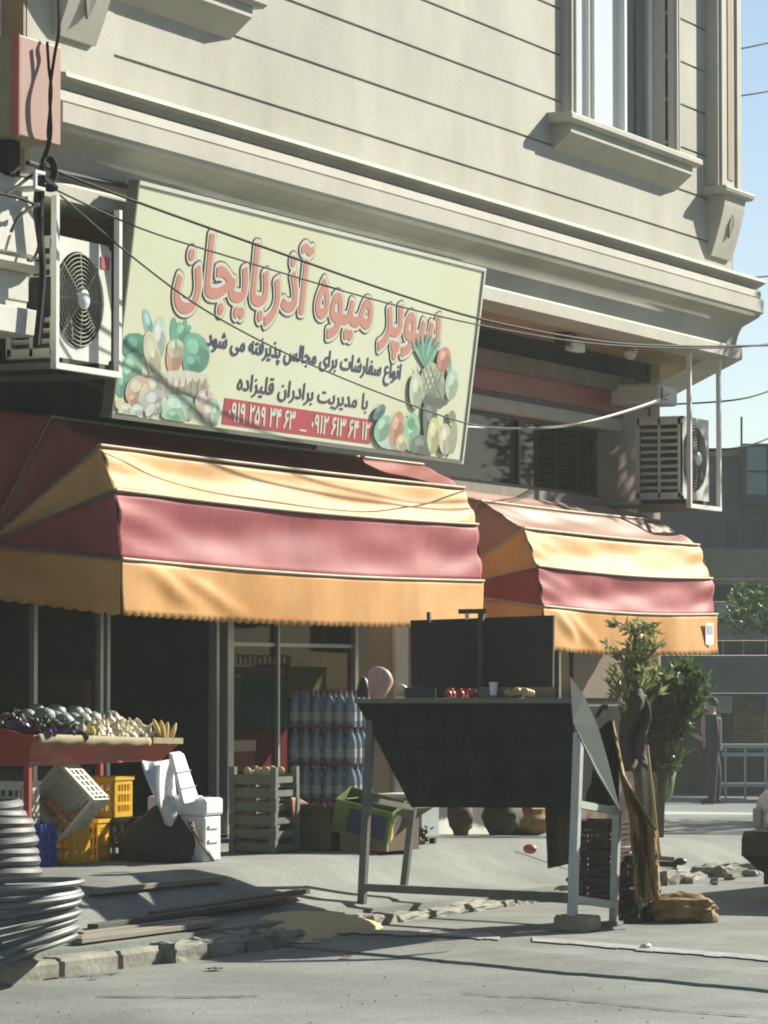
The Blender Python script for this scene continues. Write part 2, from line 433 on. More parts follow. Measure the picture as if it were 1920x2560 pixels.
# leave window openings: built as blocks between openings instead
W1 = (8.55, 10.98, 6.45, 9.4); W0 = (-.05, 1.95, 6.45, 9.4)
m = MB()
def blk(x0, x1, z0, z1): m.box(x0, x1, .022, .30, z0, z1)
blk(-.72, CH[0] - .02, 5.2, 6.45); blk(-.72, W0[0] - .04, 6.452, 9.398); blk(W0[1] + .04, W1[0] - .04, 6.452, 9.398); blk(W1[1] + .04, CH[0] - .02, 6.452, 9.398); blk(-.72, CH[0] - .02, 9.4, 10.4)
part(m, 'upper_wall', stone)
m = MB().sweep([(CH[0] - .02, .0), chp[1]], [(0, 4.9), (0, 10.4), (-.3, 10.4), (-.3, 4.9)])
part(m, 'chamfer_wall', stone)
# stone courses with open joints
zs = [5.485, 5.79, 6.2, 6.605, 7.01, 7.415, 7.82, 8.225, 8.63, 9.035, 9.44, 10.3]
random.seed(2)
for i in range(len(zs) - 1):
    z0, z1 = zs[i] + .011, zs[i + 1] - .011
    segs = [(.42, CH[0] - .03)] if z1 < 6.45 else None
    if segs is None:
        segs = []
        a = .42
        for (wx0, wx1) in ((W0[0] - .12, W0[1] + .12), (W1[0] - .0, W1[1] + .0)):
            if wx0 > a: segs.append((a, wx0))
            a = max(a, wx1)
        segs.append((a + .0, CH[0] - .03))
        if z0 < 6.45:  # course crossed by the sill line
            pass
    for a, b in segs:
        part(MB().box(a, b, 0, .026, z0, z1), 'stone_course', stone)
part(MB().box(-.72, .42, -.004, .026, 5.485, 6.42), 'plain_stone_panel', stone)
part(MB().box(-.72, W0[0] - .12, -.002, .024, 6.42, 10.3), 'plain_stone_panel', stone)
# left return of the projecting bay, its shade put into the tan colour
part(MB().box(-.76, -.722, .0, 1.4, 4.7, 10.4), 'side_return', tan_wall)
# cornice: lip, two fascias, deep cove, lower band
path = [(-.74, 0), CH, chp[1]]
corn = part(MB().sweep(path, [(-.02, 5.50), (.30, 5.485), (.31, 5.455), (.24, 5.435), (.225, 5.40), (.20, 5.375), (-.02, 5.375)]), 'cornice', stone_trim)
part(MB().sweep(path, [(-.02, 5.374), (.255, 5.374), (.262, 5.31), (.245, 5.30), (.245, 5.292), (-.02, 5.292)]), 'fascia', stone_trim, parent=corn)
part(MB().sweep(path, [(-.02, 5.291), (.283, 5.291), (.283, 5.165), (.262, 5.150), (-.02, 5.150)]), 'fascia', stone_trim, parent=corn)
cove = [(-.02, 5.149), (.255, 5.149)]
for k in range(9):
    t = k / 8; cove.append((.235 - .215 * math.sin(t * math.pi / 2), 5.12 - .30 * (1 - math.cos(t * math.pi / 2))))
cove += [(-.02, 4.82)]
part(MB().sweep(path, cove), 'cove_moulding', stone, smooth=True)
path2 = [(-.74, 0), CH, chp[1]]
part(MB().sweep(path2, [(-.3, 4.832), (.07, 4.832), (.078, 4.815), (.078, 4.715), (-.3, 4.715)]), 'lower_band', stone_trim)
# soffit over the pavement
m = MB(); m.add([(-.74, .28, 4.722), (12.70, .28, 4.722), (19.5, 4.2, 4.722), (19.5, 6, 4.722), (-.74, 6, 4.722)], [(0, 1, 2, 3, 4)])
part(m, 'soffit', ochre)

# window surrounds, sills and white windows
def make_window(x0, x1, zs0, name='window'):
    w = part(MB().box(x0 - .19, x0, -.06, .139, zs0, 9.6).box(x1, x1 + .13, -.06, .139, zs0, 9.6).box(x0 - .185, x1 + .125, -.055, .139, 9.4, 9.62), name, stone_trim)
    for a_, b_ in ((x0 - .15, x0 - .12), (x0 - .05, x0 - .02), (x1 + .03, x1 + .055), (x1 + .09, x1 + .115)): part(MB().box(a_, b_, -.083, -.058, zs0, 9.5), 'surround_moulding', stone_trim, parent=w)
    sx0, sx1 = x0 - .52, x1 + .30
    s = MB(); s.sweep([(sx0, 0), (sx1, 0)], [(-.02, 6.47), (.215, 6.47), (.235, 6.455), (.235, 6.415), (.20, 6.39), (-.02, 6.39)])
    part(s, 'sill', stone_trim, parent=w)
    part(MB().sweep([(sx0 + .12, 0), (sx1 - .12, 0)], [(-.02, 6.389), (.175, 6.389), (.175, 6.31), (.165, 6.305), (-.02, 6.15)]), 'sill_apron', stone_trim, parent=w)
    fy0, fy1 = .14, .20
    f = MB(); W = x1 - x0
    f.box(x0, x0 + .06, fy0, fy1, 6.46, 9.4).box(x1 - .06, x1, fy0, fy1, 6.46, 9.4).box(x0 + .06, x1 - .06, fy0, fy1, 6.46, 6.53)
    f.box(x0 + .06, x1 - .06, fy0, fy1, 8.02, 8.10)
    for t in (.34, .70): f.box(x0 + W * t - .035, x0 + W * t + .035, fy0 - .005, fy1, 6.53, 8.02)
    part(f, 'frame', upvc, parent=w, bevel=.006)
    sa = MB(); a, b = x0 + W * .34 + .037, x0 + W * .70 - .037
    sa.box(a, a + .06, fy0 - .03, fy1 - .02, 6.535, 8.015).box(b - .06, b, fy0 - .03, fy1 - .02, 6.535, 8.015).box(a + .06, b - .06, fy0 - .03, fy1 - .02, 6.535, 6.60).box(a + .06, b - .06, fy0 - .03, fy1 - .02, 7.95, 8.015)
    part(sa, 'sash', upvc, parent=w, bevel=.006)
    for a, b in ((x0 + .06, x0 + W * .34 - .035), (x0 + W * .34 + .1, x0 + W * .70 - .1), (x0 + W * .70 + .035, x1 - .06)):
        part(MB().add([(a, fy0 + .03, 6.53), (b, fy0 + .03, 6.53), (b, fy0 + .03, 8.02), (a, fy0 + .03, 8.02)], [(0, 1, 2, 3)]), 'pane', glass_up if a < x0 + W * .6 else glass_mat('plain_window_glass', (.75, .8, .8), refl=.9), parent=w)
    part(MB().box(x0 + .06, x1 - .06, fy0 + .03, fy0 + .034, 8.10, 9.36), 'pane', glass_up, parent=w)
    # pale curtain behind two thirds, drawn aside at the far third
    c = MB().grid(lambda u, v: (x0 + .06 + u * W * .66, .205 + .012 * math.sin(u * 46), 6.5 + v * 2.9), 60, 1)
    part(c, 'curtain', mat('pale_curtain', (.74, .80, .78), .8, .04), parent=w, smooth=True)
    part(MB().grid(lambda u, v: (x0 + W * .70 + u * W * .27, .23 + .012 * math.sin(u * 20), 6.5 + v * 2.9), 24, 1), 'curtain', mat('unlit_room_sheet', (.20, .24, .235), .8, .1), parent=w, smooth=True)  # sheet added behind the far pane, its grey standing in for the unlit room
    part(MB().box(x0 - .1, x1 + .1, 1.6, 1.65, 6.3, 9.5), 'room_wall', mat('dim_room', (.16, .20, .20), .9), parent=w)
    return w
make_window(*W1[:2], 6.47); make_window(*W0[:2], 6.47)
# pilasters standing on diamond consoles
def pilaster(x0, x1, zledge, zbot, corner):
    p = MB().box(x0, x1, -.12, .02, zledge, 10.3)
    o = part(p, 'pilaster', stone_trim)
    part(MB().box(x0 + (x1 - x0) * .40, x0 + (x1 - x0) * .62, -.128, -.118, zledge + .1, 10.2), 'pilaster_strip', tan_wall, parent=o)
    for a_, b_ in ((x0 + .06, x0 + (x1 - x0) * .28), (x1 - (x1 - x0) * .25, x1 - .05)): part(MB().box(a_, b_, -.14, -.118, zledge + .02, 10.25), 'pilaster_rib', stone_trim, parent=o)
    l = MB().sweep([(x0 - .10, 0), (x1 + .04, 0)], [(-.0, zledge), (.225, zledge), (.245, zledge - .02), (.235, zledge - .05), (.20, zledge - .07), (0, zledge - .07)])
    part(l, 'ledge', stone_trim, parent=o)
    c = MB(); zt = zledge - .071; a, b = x0 + .03, x1 - .06
    n = 7; prof = [(0, zt)] + [(.185 - .15 * (t / (n - 1)) ** 1.3, zt - (zt - zbot) * t / (n - 1)) for t in range(n)] + [(0, zbot)]
    c.sweep([(a, 0), (b, 0)], prof)
    cs = part(c, 'console', stone_grey, parent=o)
    cx = (a + b) / 2; zc = (zt + zbot) / 2 + .03
    d = [(cx, -.16, zc + .13), (cx + .07, -.145, zc), (cx, -.12, zc - .13), (cx - .07, -.145, zc)]
    part(MB().prism(d, (0, .02, 0)), 'diamond_inset', mat('diamond_inset', (.20, .19, .16), .8), parent=o)
pilaster(12.02, 12.68, 6.31, 5.66, True)
pilaster(-.42, .18, 6.34, 5.80, False)

# ground-floor shop wall (Y = .95) : pieces left to right, openings are real
YW = .95
m = MB()
m.box(-4.2, 12.95, YW + .004, YW + .25, 4.52, 4.725)
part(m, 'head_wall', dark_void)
m = MB().box(8.0, 12.3, YW - .10, YW + .05, 4.37, 4.515); part(m, 'stone_beam', beam_conc, jitter=.004)
m = MB().box(5.4, 12.25, YW - .035, YW + .05, 4.17, 4.368); part(m, 'red_fascia', red_band)
m = MB().box(5.4, 12.2, YW - .02, YW + .05, 4.105, 4.168); part(m, 'olive_strip', beam_conc)
m = MB().box(5.4, 12.0, YW - .09, YW + .05, 3.99, 4.103); part(m, 'stone_beam', stone_grey)
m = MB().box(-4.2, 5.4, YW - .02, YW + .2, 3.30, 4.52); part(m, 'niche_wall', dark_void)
m = MB().box(5.4, 12.9, YW - .06, YW + .2, 3.18, 3.33); part(m, 'transom_beam', beam_conc)
m = MB().box(-4.2, 5.4, YW - .02, YW + .2, 3.0, 3.30); part(m, 'transom_beam', beam_conc)
# walls right of the mezzanine window and the right-hand piers
m = MB().box(11.58, 12.95, YW, YW + .3, .0, 4.37); part(m, 'pier', brown_wall)
m = MB().box(12.951, 13.2, YW - .02, YW + .3, .0, 4.72); part(m, 'pier_quoin', tan_wall)
m = MB().box(12.95, 13.1, YW + .3, 7, 0, 4.72); part(m, 'side_wall', brown_wall)
m = MB().box(6.20, 6.93, YW, YW + .3, .0, 3.18); part(m, 'pier', tan_wall)
m = MB().box(6.931, 7.18, YW - .03, YW + .3, .0, 3.18); part(m, 'pier_strip', white_stone)
m = MB().box(7.181, 7.6, YW, YW + .3, .0, 3.18); part(m, 'pier', tan_wall)
m = MB().box(7.6, 10.6, YW + .0, YW + .25, .0, .75); part(m, 'stall_riser', white_stone)
m = MB().box(10.95, 11.58, YW, YW + .3, 0, 3.18); part(m, 'pier', brown_wall)
# room shells so that openings look into real dark rooms
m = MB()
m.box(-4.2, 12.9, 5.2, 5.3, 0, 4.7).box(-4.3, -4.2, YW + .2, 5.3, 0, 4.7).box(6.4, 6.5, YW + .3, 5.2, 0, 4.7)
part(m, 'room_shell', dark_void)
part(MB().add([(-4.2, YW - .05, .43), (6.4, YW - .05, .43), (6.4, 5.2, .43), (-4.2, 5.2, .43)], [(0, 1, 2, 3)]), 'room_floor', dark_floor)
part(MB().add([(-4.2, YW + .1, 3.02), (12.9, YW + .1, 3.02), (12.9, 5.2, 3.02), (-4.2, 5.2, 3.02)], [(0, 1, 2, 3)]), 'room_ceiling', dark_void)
# shop-front mullions and panes
def mullion(x, w=.045, z0=.40, z1=3.0, y=YW):
    part(MB().box(x - w / 2, x + w / 2, y - .03, y + .04, z0, z1), 'mullion', alu)
for x, w in ((-2.6, .05), (-.3, .05), (1.0, .05), (1.93, .045), (2.03, .045), (3.72, .045), (3.93, .10), (4.75, .03), (6.17, .06)): mullion(x, w)
part(MB().box(3.98, 6.14, YW - .01, YW + .03, 1.86, 1.89), 'glazing_rail', alu)
part(MB().box(-4.2, 6.17, YW - .02, YW + .03, 2.93, 2.999), 'glazing_rail', alu)
for a, b in ((-2.57, -.33), (-.27, .97), (1.03, 1.9), (4.0, 4.73), (4.77, 6.13)):
    part(MB().box(a, b, YW + .006, YW + .012, .45, 2.93), 'shop_pane', glass)
# mezzanine window at the right
mw = part(MB().box(5.5, 11.58, YW + .02, YW + .07, 3.33, 3.37).box(5.5, 11.58, YW + .02, YW + .07, 3.95, 3.988).box(9.7, 9.74, YW + .02, YW + .07, 3.37, 3.95).box(11.52, 11.58, YW + .02, YW + .07, 3.37, 3.95), 'mezzanine_window', black_plastic)
for a, b in ((5.56, 8.2), (8.2, 9.7), (9.74, 11.52)):
    part(MB().box(a, b, YW + .04, YW + .046, 3.37, 3.95), 'pane', glass_mat('dark_mezzanine_glass', (.16, .21, .2), refl=.3), parent=mw)
# right-hand shop glazing behind the cart
for a_, z_ in ((10.6, .4), (7.6, .75), (9.1, .75)): part(MB().box(a_, a_ + .045, YW, YW + .05, z_, 3.18), 'mullion', alu)
part(MB().box(7.65, 10.6, YW + .02, YW + .026, .75, 3.17), 'shop_pane', glass)
part(MB().box(10.65, 10.95, YW + .02, YW + .026, .4, 3.17), 'shop_pane', glass)

# neighbouring building on the left: grooved white pier and plain wall above
nb = thing('neighbour_building', 'white stone neighbour with a banded pier at the left edge', 'building', (-2, .2, 0))
m = MB().box(-6, -.765, .16, 2, 4.75, 10.4); m.build('upper_wall', white_stone, nb)
NX = PY(85, 600, -.25).x
zz = [(3.765, 3.93), (3.985, 4.165), (4.27, 4.75)]
for i, (a, b) in enumerate(zz):
    yy = (.0, .06, .0)[i]
    MB().box(-6, NX - (.03 if i == 1 else 0), yy - .25, 1.2, a, b).build('stone_band', white_stone, nb, bevel=.006)
MB().box(-6, NX - .04, -.18, 1.15, 3.77, 4.3).build('band_backing', white_stone, nb)
MB().sweep([(-6, -.25), (NX - .01, -.25)], [(-.2, 4.23), (.05, 4.23), (.05, 4.20), (.0, 4.166), (-.2, 4.166)]).build('moulding', white_stone, nb)
MB().box(-6, -1.0, -.30, .16, 6.22, 6.40).build('sill', white_stone, nb)

# far ends so that nothing is paper thin from the side

# unseen houses across the road, added to cut sky fill and darken the shop glass
opw = mat('opposite_wall', (.17, .15, .12), .85, .15, .6); opd = mat('opposite_glass', (.03, .035, .04), .2, .2)
for k, (x0, x1, y0, h, lb) in enumerate(((-46, -30, -24, 7.5, 'unseen plain brown house added across the road, far left behind the viewpoint'), (-29, -12, -25, 10.5, 'unseen taller brown house added across the road behind the viewpoint'), (-11, 6, -24.5, 7.0, 'unseen low brown house added across the road facing the shop'), (7, 26, -25, 9.5, 'unseen long brown house added across the road facing the corner'), (27, 50, -24, 8.0, 'unseen brown house added across the road beyond the corner'))):
    ob = thing('unseen_opposite_house', lb, 'building', ((x0 + x1) / 2, y0 - 4, 0), group='unseen houses added across the road')
    MB().box(x0, x1, y0 - 9, y0, -.2, h).build('wall', opw, ob)
    MB().box(x0 - .2, x1 + .2, y0 - 9.2, y0 + .25, h + .002, h + .35).build('parapet', opw, ob)
    nwin = int((x1 - x0) / 3.4)
    for fl_ in range(int(h // 3.4)):
        for i in range(nwin):
            xa = x0 + 1 + i * 3.4; MB().box(xa, xa + 1.9, y0 + .005, y0 + .06, .9 + fl_ * 3.4, 2.6 + fl_ * 3.4).build('window', opd, ob)
# ------------------------------------------------------------------ lettering
FORMS = {'ا': 'FE8D FE8E', 'آ': 'FE81 FE82', 'ب': 'FE8F FE90 FE91 FE92', 'پ': 'FB56 FB57 FB58 FB59', 'ت': 'FE95 FE96 FE97 FE98',
         'ج': 'FE9D FE9E FE9F FEA0', 'د': 'FEA9 FEAA', 'ذ': 'FEAB FEAC', 'ر': 'FEAD FEAE', 'ز': 'FEAF FEB0', 'س': 'FEB1 FEB2 FEB3 FEB4',
         'ش': 'FEB5 FEB6 FEB7 FEB8', 'ع': 'FEC9 FECA FECB FECC', 'ف': 'FED1 FED2 FED3 FED4', 'ق': 'FED5 FED6 FED7 FED8', 'ل': 'FEDD FEDE FEDF FEE0',
         'م': 'FEE1 FEE2 FEE3 FEE4', 'ن': 'FEE5 FEE6 FEE7 FEE8', 'ه': 'FEE9 FEEA FEEB FEEC', 'و': 'FEED FEEE', 'ی': 'FBFC FBFD FBFE FBFF'}
def shape_text(s):
    f = {k: [chr(int(c, 16)) for c in v.split()] for k, v in FORMS.items()}
    out = []
    for i, c in enumerate(s):
        if c not in f: out.append(c); continue
        prev = i > 0 and s[i - 1] in f and len(f[s[i - 1]]) == 4
        nxt = i < len(s) - 1 and s[i + 1] in f and len(f[c]) == 4
        out.append(f[c][3 if prev and nxt else 1 if prev else 2 if nxt else 0])
    return ''.join(reversed(out))
import numpy as np
def text_field(body, h=.014, pad=.16):
    """outline of the shaped text as a signed distance field (non-zero winding, so overlapping strokes merge)"""
    c = bpy.data.curves.new('lettering', 'FONT'); c.body = body; c.resolution_u = 3; c.fill_mode = 'NONE' if False else c.fill_mode
    o = bpy.data.objects.new('lettering', c); COL.objects.link(o); bpy.context.view_layer.update()
    cv = o.to_curve(bpy.context.evaluated_depsgraph_get())
    segs = []
    for sp in cv.splines:
        P = []
        bz = sp.bezier_points; n = len(bz)
        if n:
            for i in range(n):
                a, b = bz[i], bz[(i + 1) % n]
                for k in range(4):
                    t = k / 4; P.append(a.co * (1 - t) ** 3 + a.handle_right * 3 * t * (1 - t) ** 2 + b.handle_left * 3 * t * t * (1 - t) + b.co * t ** 3)
        else: P = [Vector(p.co[:3]) for p in sp.points]
        for i in range(len(P)): segs.append((P[i].x, P[i].y, P[(i + 1) % len(P)].x, P[(i + 1) % len(P)].y))
    o.to_curve_clear(); bpy.data.objects.remove(o); bpy.data.curves.remove(c)
    S = np.array(segs); x0, y0 = min(S[:, 0].min(), S[:, 2].min()) - pad, min(S[:, 1].min(), S[:, 3].min()) - pad
    nx = int((S[:, [0, 2]].max() + pad - x0) / h) + 2; ny = int((S[:, [1, 3]].max() + pad - y0) / h) + 2
    wind = np.zeros((ny, nx + 1)); dist = np.full((ny, nx), pad); gx = x0 + h * np.arange(nx); gy = y0 + h * np.arange(ny) + h * .137
    for ax, ay, bx, by in segs:
        if ay != by:
            lo, hi = min(ay, by), max(ay, by); r0 = int(np.ceil((lo - gy[0]) / h)); r1 = int(np.ceil((hi - gy[0]) / h))
            for r in range(max(0, r0), min(ny, r1)):
                xi = ax + (gy[r] - ay) / (by - ay) * (bx - ax); k = int(np.ceil((xi - x0) / h)); wind[r, 0] += (1 if by > ay else -1); wind[r, max(0, min(nx, k))] -= (1 if by > ay else -1)
        i0, i1 = max(0, int((min(ax, bx) - pad * .8 - x0) / h)), min(nx, int((max(ax, bx) + pad * .8 - x0) / h) + 1)
        j0, j1 = max(0, int((min(ay, by) - pad * .8 - gy[0]) / h)), min(ny, int((max(ay, by) + pad * .8 - gy[0]) / h) + 1)
        X, Yy = np.meshgrid(gx[i0:i1], gy[j0:j1]); dx, dy = bx - ax, by - ay; L2 = dx * dx + dy * dy + 1e-12
        t = np.clip(((X - ax) * dx + (Yy - ay) * dy) / L2, 0, 1); dd = np.hypot(X - ax - t * dx, Yy - ay - t * dy)
        dist[j0:j1, i0:i1] = np.minimum(dist[j0:j1, i0:i1], dd)
    inside = np.abs(np.cumsum(wind, axis=1)[:, :nx]) > .5
    f = np.where(inside, -dist, dist)
    return f, x0, gy[0], h, (S[:, [0, 2]].min(), S[:, [0, 2]].max(), S[:, [1, 3]].min(), S[:, [1, 3]].max())
def put_text(body, name, m, parent, u0, u1, v0, v1, y, offset=0., warp=None, field=None):
    f, x0, y0, h, bb = field or text_field(body)
    g = f - offset; ny, nx = g.shape; vs, fs = [], []
    def V(x, yy):
        tx = (x - bb[0]) / (bb[1] - bb[0]); ty = (yy - bb[2]) / (bb[3] - bb[2])
        vs.append((u0 + (u1 - u0) * tx, y, v0 + (v1 - v0) * ty + (warp(tx) if warp else 0))); return len(vs) - 1
    neg = g < 0; full = neg[:-1, :-1] & neg[1:, :-1] & neg[:-1, 1:] & neg[1:, 1:]; some = neg[:-1, :-1] | neg[1:, :-1] | neg[:-1, 1:] | neg[1:, 1:]
    for j in range(ny - 1):
        i = 0
        while i < nx - 1:
            if full[j, i]:
                k = i
                while k < nx - 1 and full[j, k] and k - i < 12: k += 1
                a, b, c_, d = x0 + i * h, x0 + k * h, y0 + j * h, y0 + (j + 1) * h
                fs.append((V(a, c_), V(b, c_), V(b, d), V(a, d))); i = k; continue
            if some[j, i]:
                cs = [(i, j), (i + 1, j), (i + 1, j + 1), (i, j + 1)]; poly = []
                for q in range(4):
                    (ia, ja), (ib, jb) = cs[q], cs[(q + 1) % 4]; ga, gb = g[ja, ia], g[jb, ib]
                    if ga < 0: poly.append(V(x0 + ia * h, y0 + ja * h))
                    if (ga < 0) != (gb < 0):
                        t = ga / (ga - gb); poly.append(V(x0 + (ia + (ib - ia) * t) * h, y0 + (ja + (jb - ja) * t) * h))
                if len(poly) >= 3: fs.append(tuple(poly))
            i += 1
    me = bpy.data.meshes.new(name); me.from_pydata(vs, [], fs)
    bm = bmesh.new(); bm.from_mesh(me); bmesh.ops.remove_doubles(bm, verts=bm.verts, dist=1e-5); bm.to_mesh(me); bm.free()
    me.materials.append(m)
    o = bpy.data.objects.new(name, me); COL.objects.link(o); o.parent = parent
    return o

# ------------------------------------------------------------------ the shop sign, hung leaning forward from the band
sign = thing('shop_sign', 'big pale yellow fruit shop signboard with red Persian lettering, leaning out over the awning', 'sign', (.31, -.06, 3.37), (R(7.4), 0, 0))
SW, SH = 5.75, 1.53
sign_m = mat('sign_vinyl', (.69, .70, .46), .30, .06, .5, var2=(.71, .76, .60), spec=.5)
MB().box(0, SW, .0, .05, 0, SH).build('panel', sign_m, sign, world=False)
fr = mat('sign_frame_metal', (.20, .20, .17), .4, .15, metal=.4)
MB().box(-.02, -.002, -.012, .07, -.03, SH + .03).build('frame_edge', fr, sign, world=False)
MB().box(SW + .002, SW + .03, -.012, .09, -.03, SH + .03).build('frame_edge', white_plastic, sign, world=False)
MB().box(-.002, SW + .002, -.012, .09, SH + .002, SH + .03).build('frame_edge', white_plastic, sign, world=False)
MB().box(-.002, SW + .002, -.012, .09, -.03, -.002).build('frame_edge', fr, sign, world=False)
for x in (.5, 2.9, 5.2):
    MB().bar((x, .09, .1), (x, .75, .25), .04).build('stay', fr, sign, world=False)
    MB().bar((x, .09, SH - .2), (x, .30, SH - .1), .04).build('stay', fr, sign, world=False)
SM = world_of(sign); SMI = SM.inverted(); SN = SM.to_3x3() @ Vector((0, 1, 0)); SO = SM.translation
def SU(x, y):
    d = ray(x, y); t = (SO - CAM).dot(SN) / d.dot(SN); p = SMI @ (CAM + d * t); return p.x, p.z
red_ink = mat('sign_red_ink', (.58, .26, .21), .3, .06); white_ink = mat('sign_white_ink', (.66, .66, .55), .3, .03)
dark_ink = mat('sign_dark_ink', (.10, .075, .11), .3, .05); blue_ink = mat('sign_blue_ink', (.045, .045, .13), .3, .1)
band_ink = mat('sign_red_band', (.46, .06, .085), .3, .08)
uL = SU(385, 560)[0]; uR = SU(950, 700)[0]
t1 = shape_text('سوپر میوه آذربایجان')
fld = text_field(t1)
vt0, vt1 = SU(700, 726)[1] - .06, SU(545, 522)[1] + .045
wp = lambda t: .05 * math.sin((1 - t) * 2.6) - .03
for k, (off, mm, nm) in enumerate(((.088, dark_ink, 'letter_outline'), (.070, white_ink, 'letter_border'), (.024, red_ink, 'title_lettering'))):
    put_text(t1, nm, mm, sign, uL, uR, vt0, vt1, -.003 - .003 * k, off, warp=wp, field=fld)
a = SU(447, 735); b = SU(866, 800)
put_text(shape_text('انواع سفارشات برای مجالس پذیرفته می شود'), 'line_lettering', blue_ink, sign, a[0], b[0], a[1] - .10, a[1] + .085, -.004, .022)
a = SU(513, 830); b = SU(793, 880)
put_text(shape_text('با مدیریت برادران قلیزاده'), 'line_lettering', mat('sign_violet_ink', (.07, .045, .11), .3, .1), sign, a[0], b[0], a[1] - .075, a[1] + .085, -.004, .014)
a = SU(481, 895); b = SU(800, 940)
MB().prism([(a[0], -.003, .03), (b[0], -.003, .03), (b[0], -.003, .215), (a[0], -.003, .215)], (0, .002, 0)).build('number_band', band_ink, sign, world=False)
L = b[0] - a[0]
put_text('۰۹۱۹ ۲۵۹ ۳۴ ۶۳', 'number_lettering', white_ink, sign, a[0] + L * .03, a[0] + L * .46, .06, .19, -.006, .03)
MB().add([(a[0] + L * .50, -.006, .055), (a[0] + L * .545, -.006, .055), (a[0] + L * .545, -.006, .07), (a[0] + L * .50, -.006, .07)], [(0, 1, 2, 3)]).build('number_dash', white_ink, sign, world=False)
put_text('۰۹۱۲ ۶۱۳ ۶۴ ۱۲', 'number_lettering', white_ink, sign, a[0] + L * .575, a[0] + L * .985, .06, .19, -.006, .03)

# printed fruit and vegetable artwork: flat shapes of ink on the panel
def ink(c): 
    n = 'print_%02d%02d%02d' % tuple(int(v * 99) for v in c)
    return mat(n, c, .3, .16, 9.)
ART = [0]
def blob(cx, cy, rx, ry, col, rot=0., lob=0., nlob=5, name='printed_shape'):
    """ellipse-like ink patch, centre and radii in photo units converted to the panel"""
    pts = []
    N = 22; y = -.0015 - .00025 * ART[0]; ART[0] += 1
    for i in range(N):
        t = 2 * math.pi * i / N; k = 1 + lob * math.sin(nlob * t)
        dx, dy = rx * k * math.cos(t), ry * k * math.sin(t)
        c, s = math.cos(rot), math.sin(rot)
        u, v = SU(cx + dx * c - dy * s, cy + dx * s + dy * c)
        pts.append((max(.01, min(SW - .01, u)), y, max(.01, min(SH - .01, v))))
    MB().add(pts, [tuple(range(N))]).build(name, ink(col), sign, world=False)
    if rx > 9 and ry > 12:      # printed modelling: a darker lower side and a pale highlight
        cu = sum(p[0] for p in pts) / N; cv = sum(p[2] for p in pts) / N
        dk_ = [(cu + (p[0] - cu) * (.98 if (p[0] - cu) > 0 else .30), y - .00012, cv + (p[2] - cv) * (.97 if p[2] < cv else .45) - .004) for p in pts]
        MB().add(dk_, [tuple(range(N))]).build('printed_tone', ink(tuple(v * .68 for v in col)), sign, world=False)
        li = [(cu + (p[0] - cu) * .42 - (max(q[0] for q in pts) - cu) * .22, y - .00018, cv + (p[2] - cv) * .38 + (max(q[2] for q in pts) - cv) * .30) for p in pts]
        MB().add(li, [tuple(range(N))]).build('printed_tone', ink(tuple(min(.72, v * 1.25 + .06) for v in col)), sign, world=False)
G1, G2, G3, GL = (.10, .30, .22), (.16, .40, .29), (.28, .50, .36), (.42, .62, .46)
CR, PK, WH, LV, BK = (.62, .60, .42), (.60, .36, .26), (.62, .66, .60), (.46, .46, .48), (.50, .47, .36)
# left basket
blob(320, 700, 10, 34, (.30, .52, .50), -.25); blob(342, 735, 16, 52, (.50, .64, .56), .1); blob(375, 715, 8, 30, G2); blob(392, 720, 18, 28, G2, .3, .18, 7)
blob(290, 750, 26, 32, G1, 0, .05); blob(281, 805, 24, 46, G3, .3); blob(262, 830, 14, 28, G2); blob(421, 762, 31, 44, G2, -.15); blob(414, 786, 20, 24, (.14, .36, .27), -.1)
blob(328, 768, 17, 54, CR, -.18); blob(376, 770, 18, 38, PK, .1); blob(378, 752, 18, 20, CR, .1); blob(379, 746, 2.5, 14, G2)
blob(395, 835, 56, 36, BK); blob(398, 812, 54, 11, (.62, .62, .52), .08); blob(330, 840, 22, 36, (.52, .50, .38))
for k in range(7): blob(358 + k * 14, 838, 2.2, 22, (.40, .38, .30), .05)
blob(296, 845, 27, 34, (.56, .46, .36), .2); blob(284, 862, 11, 14, PK); blob(308, 850, 9, 22, (.62, .56, .46), .3)
blob(330, 868, 27, 30, LV, .6); blob(340, 880, 10, 14, (.40, .44, .36), .2); blob(322, 885, 8, 16, WH, .5); blob(352, 872, 6, 13, WH)
blob(380, 885, 34, 34, GL, .2, .08, 8); blob(372, 898, 16, 14, G3); blob(404, 880, 14, 26, GL, -.2, .1, 6)
blob(440, 868, 22, 28, (.60, .50, .44), .1); blob(452, 890, 20, 24, (.62, .54, .44)); blob(444, 850, 3, 8, (.3, .25, .2)); blob(462, 890, 10, 30, (.46, .62, .50))
blob(256, 872, 10, 12, CR); blob(268, 888, 16, 18, (.58, .62, .50)); blob(292, 890, 13, 18, (.56, .66, .62)); blob(330, 905, 9, 8, CR)
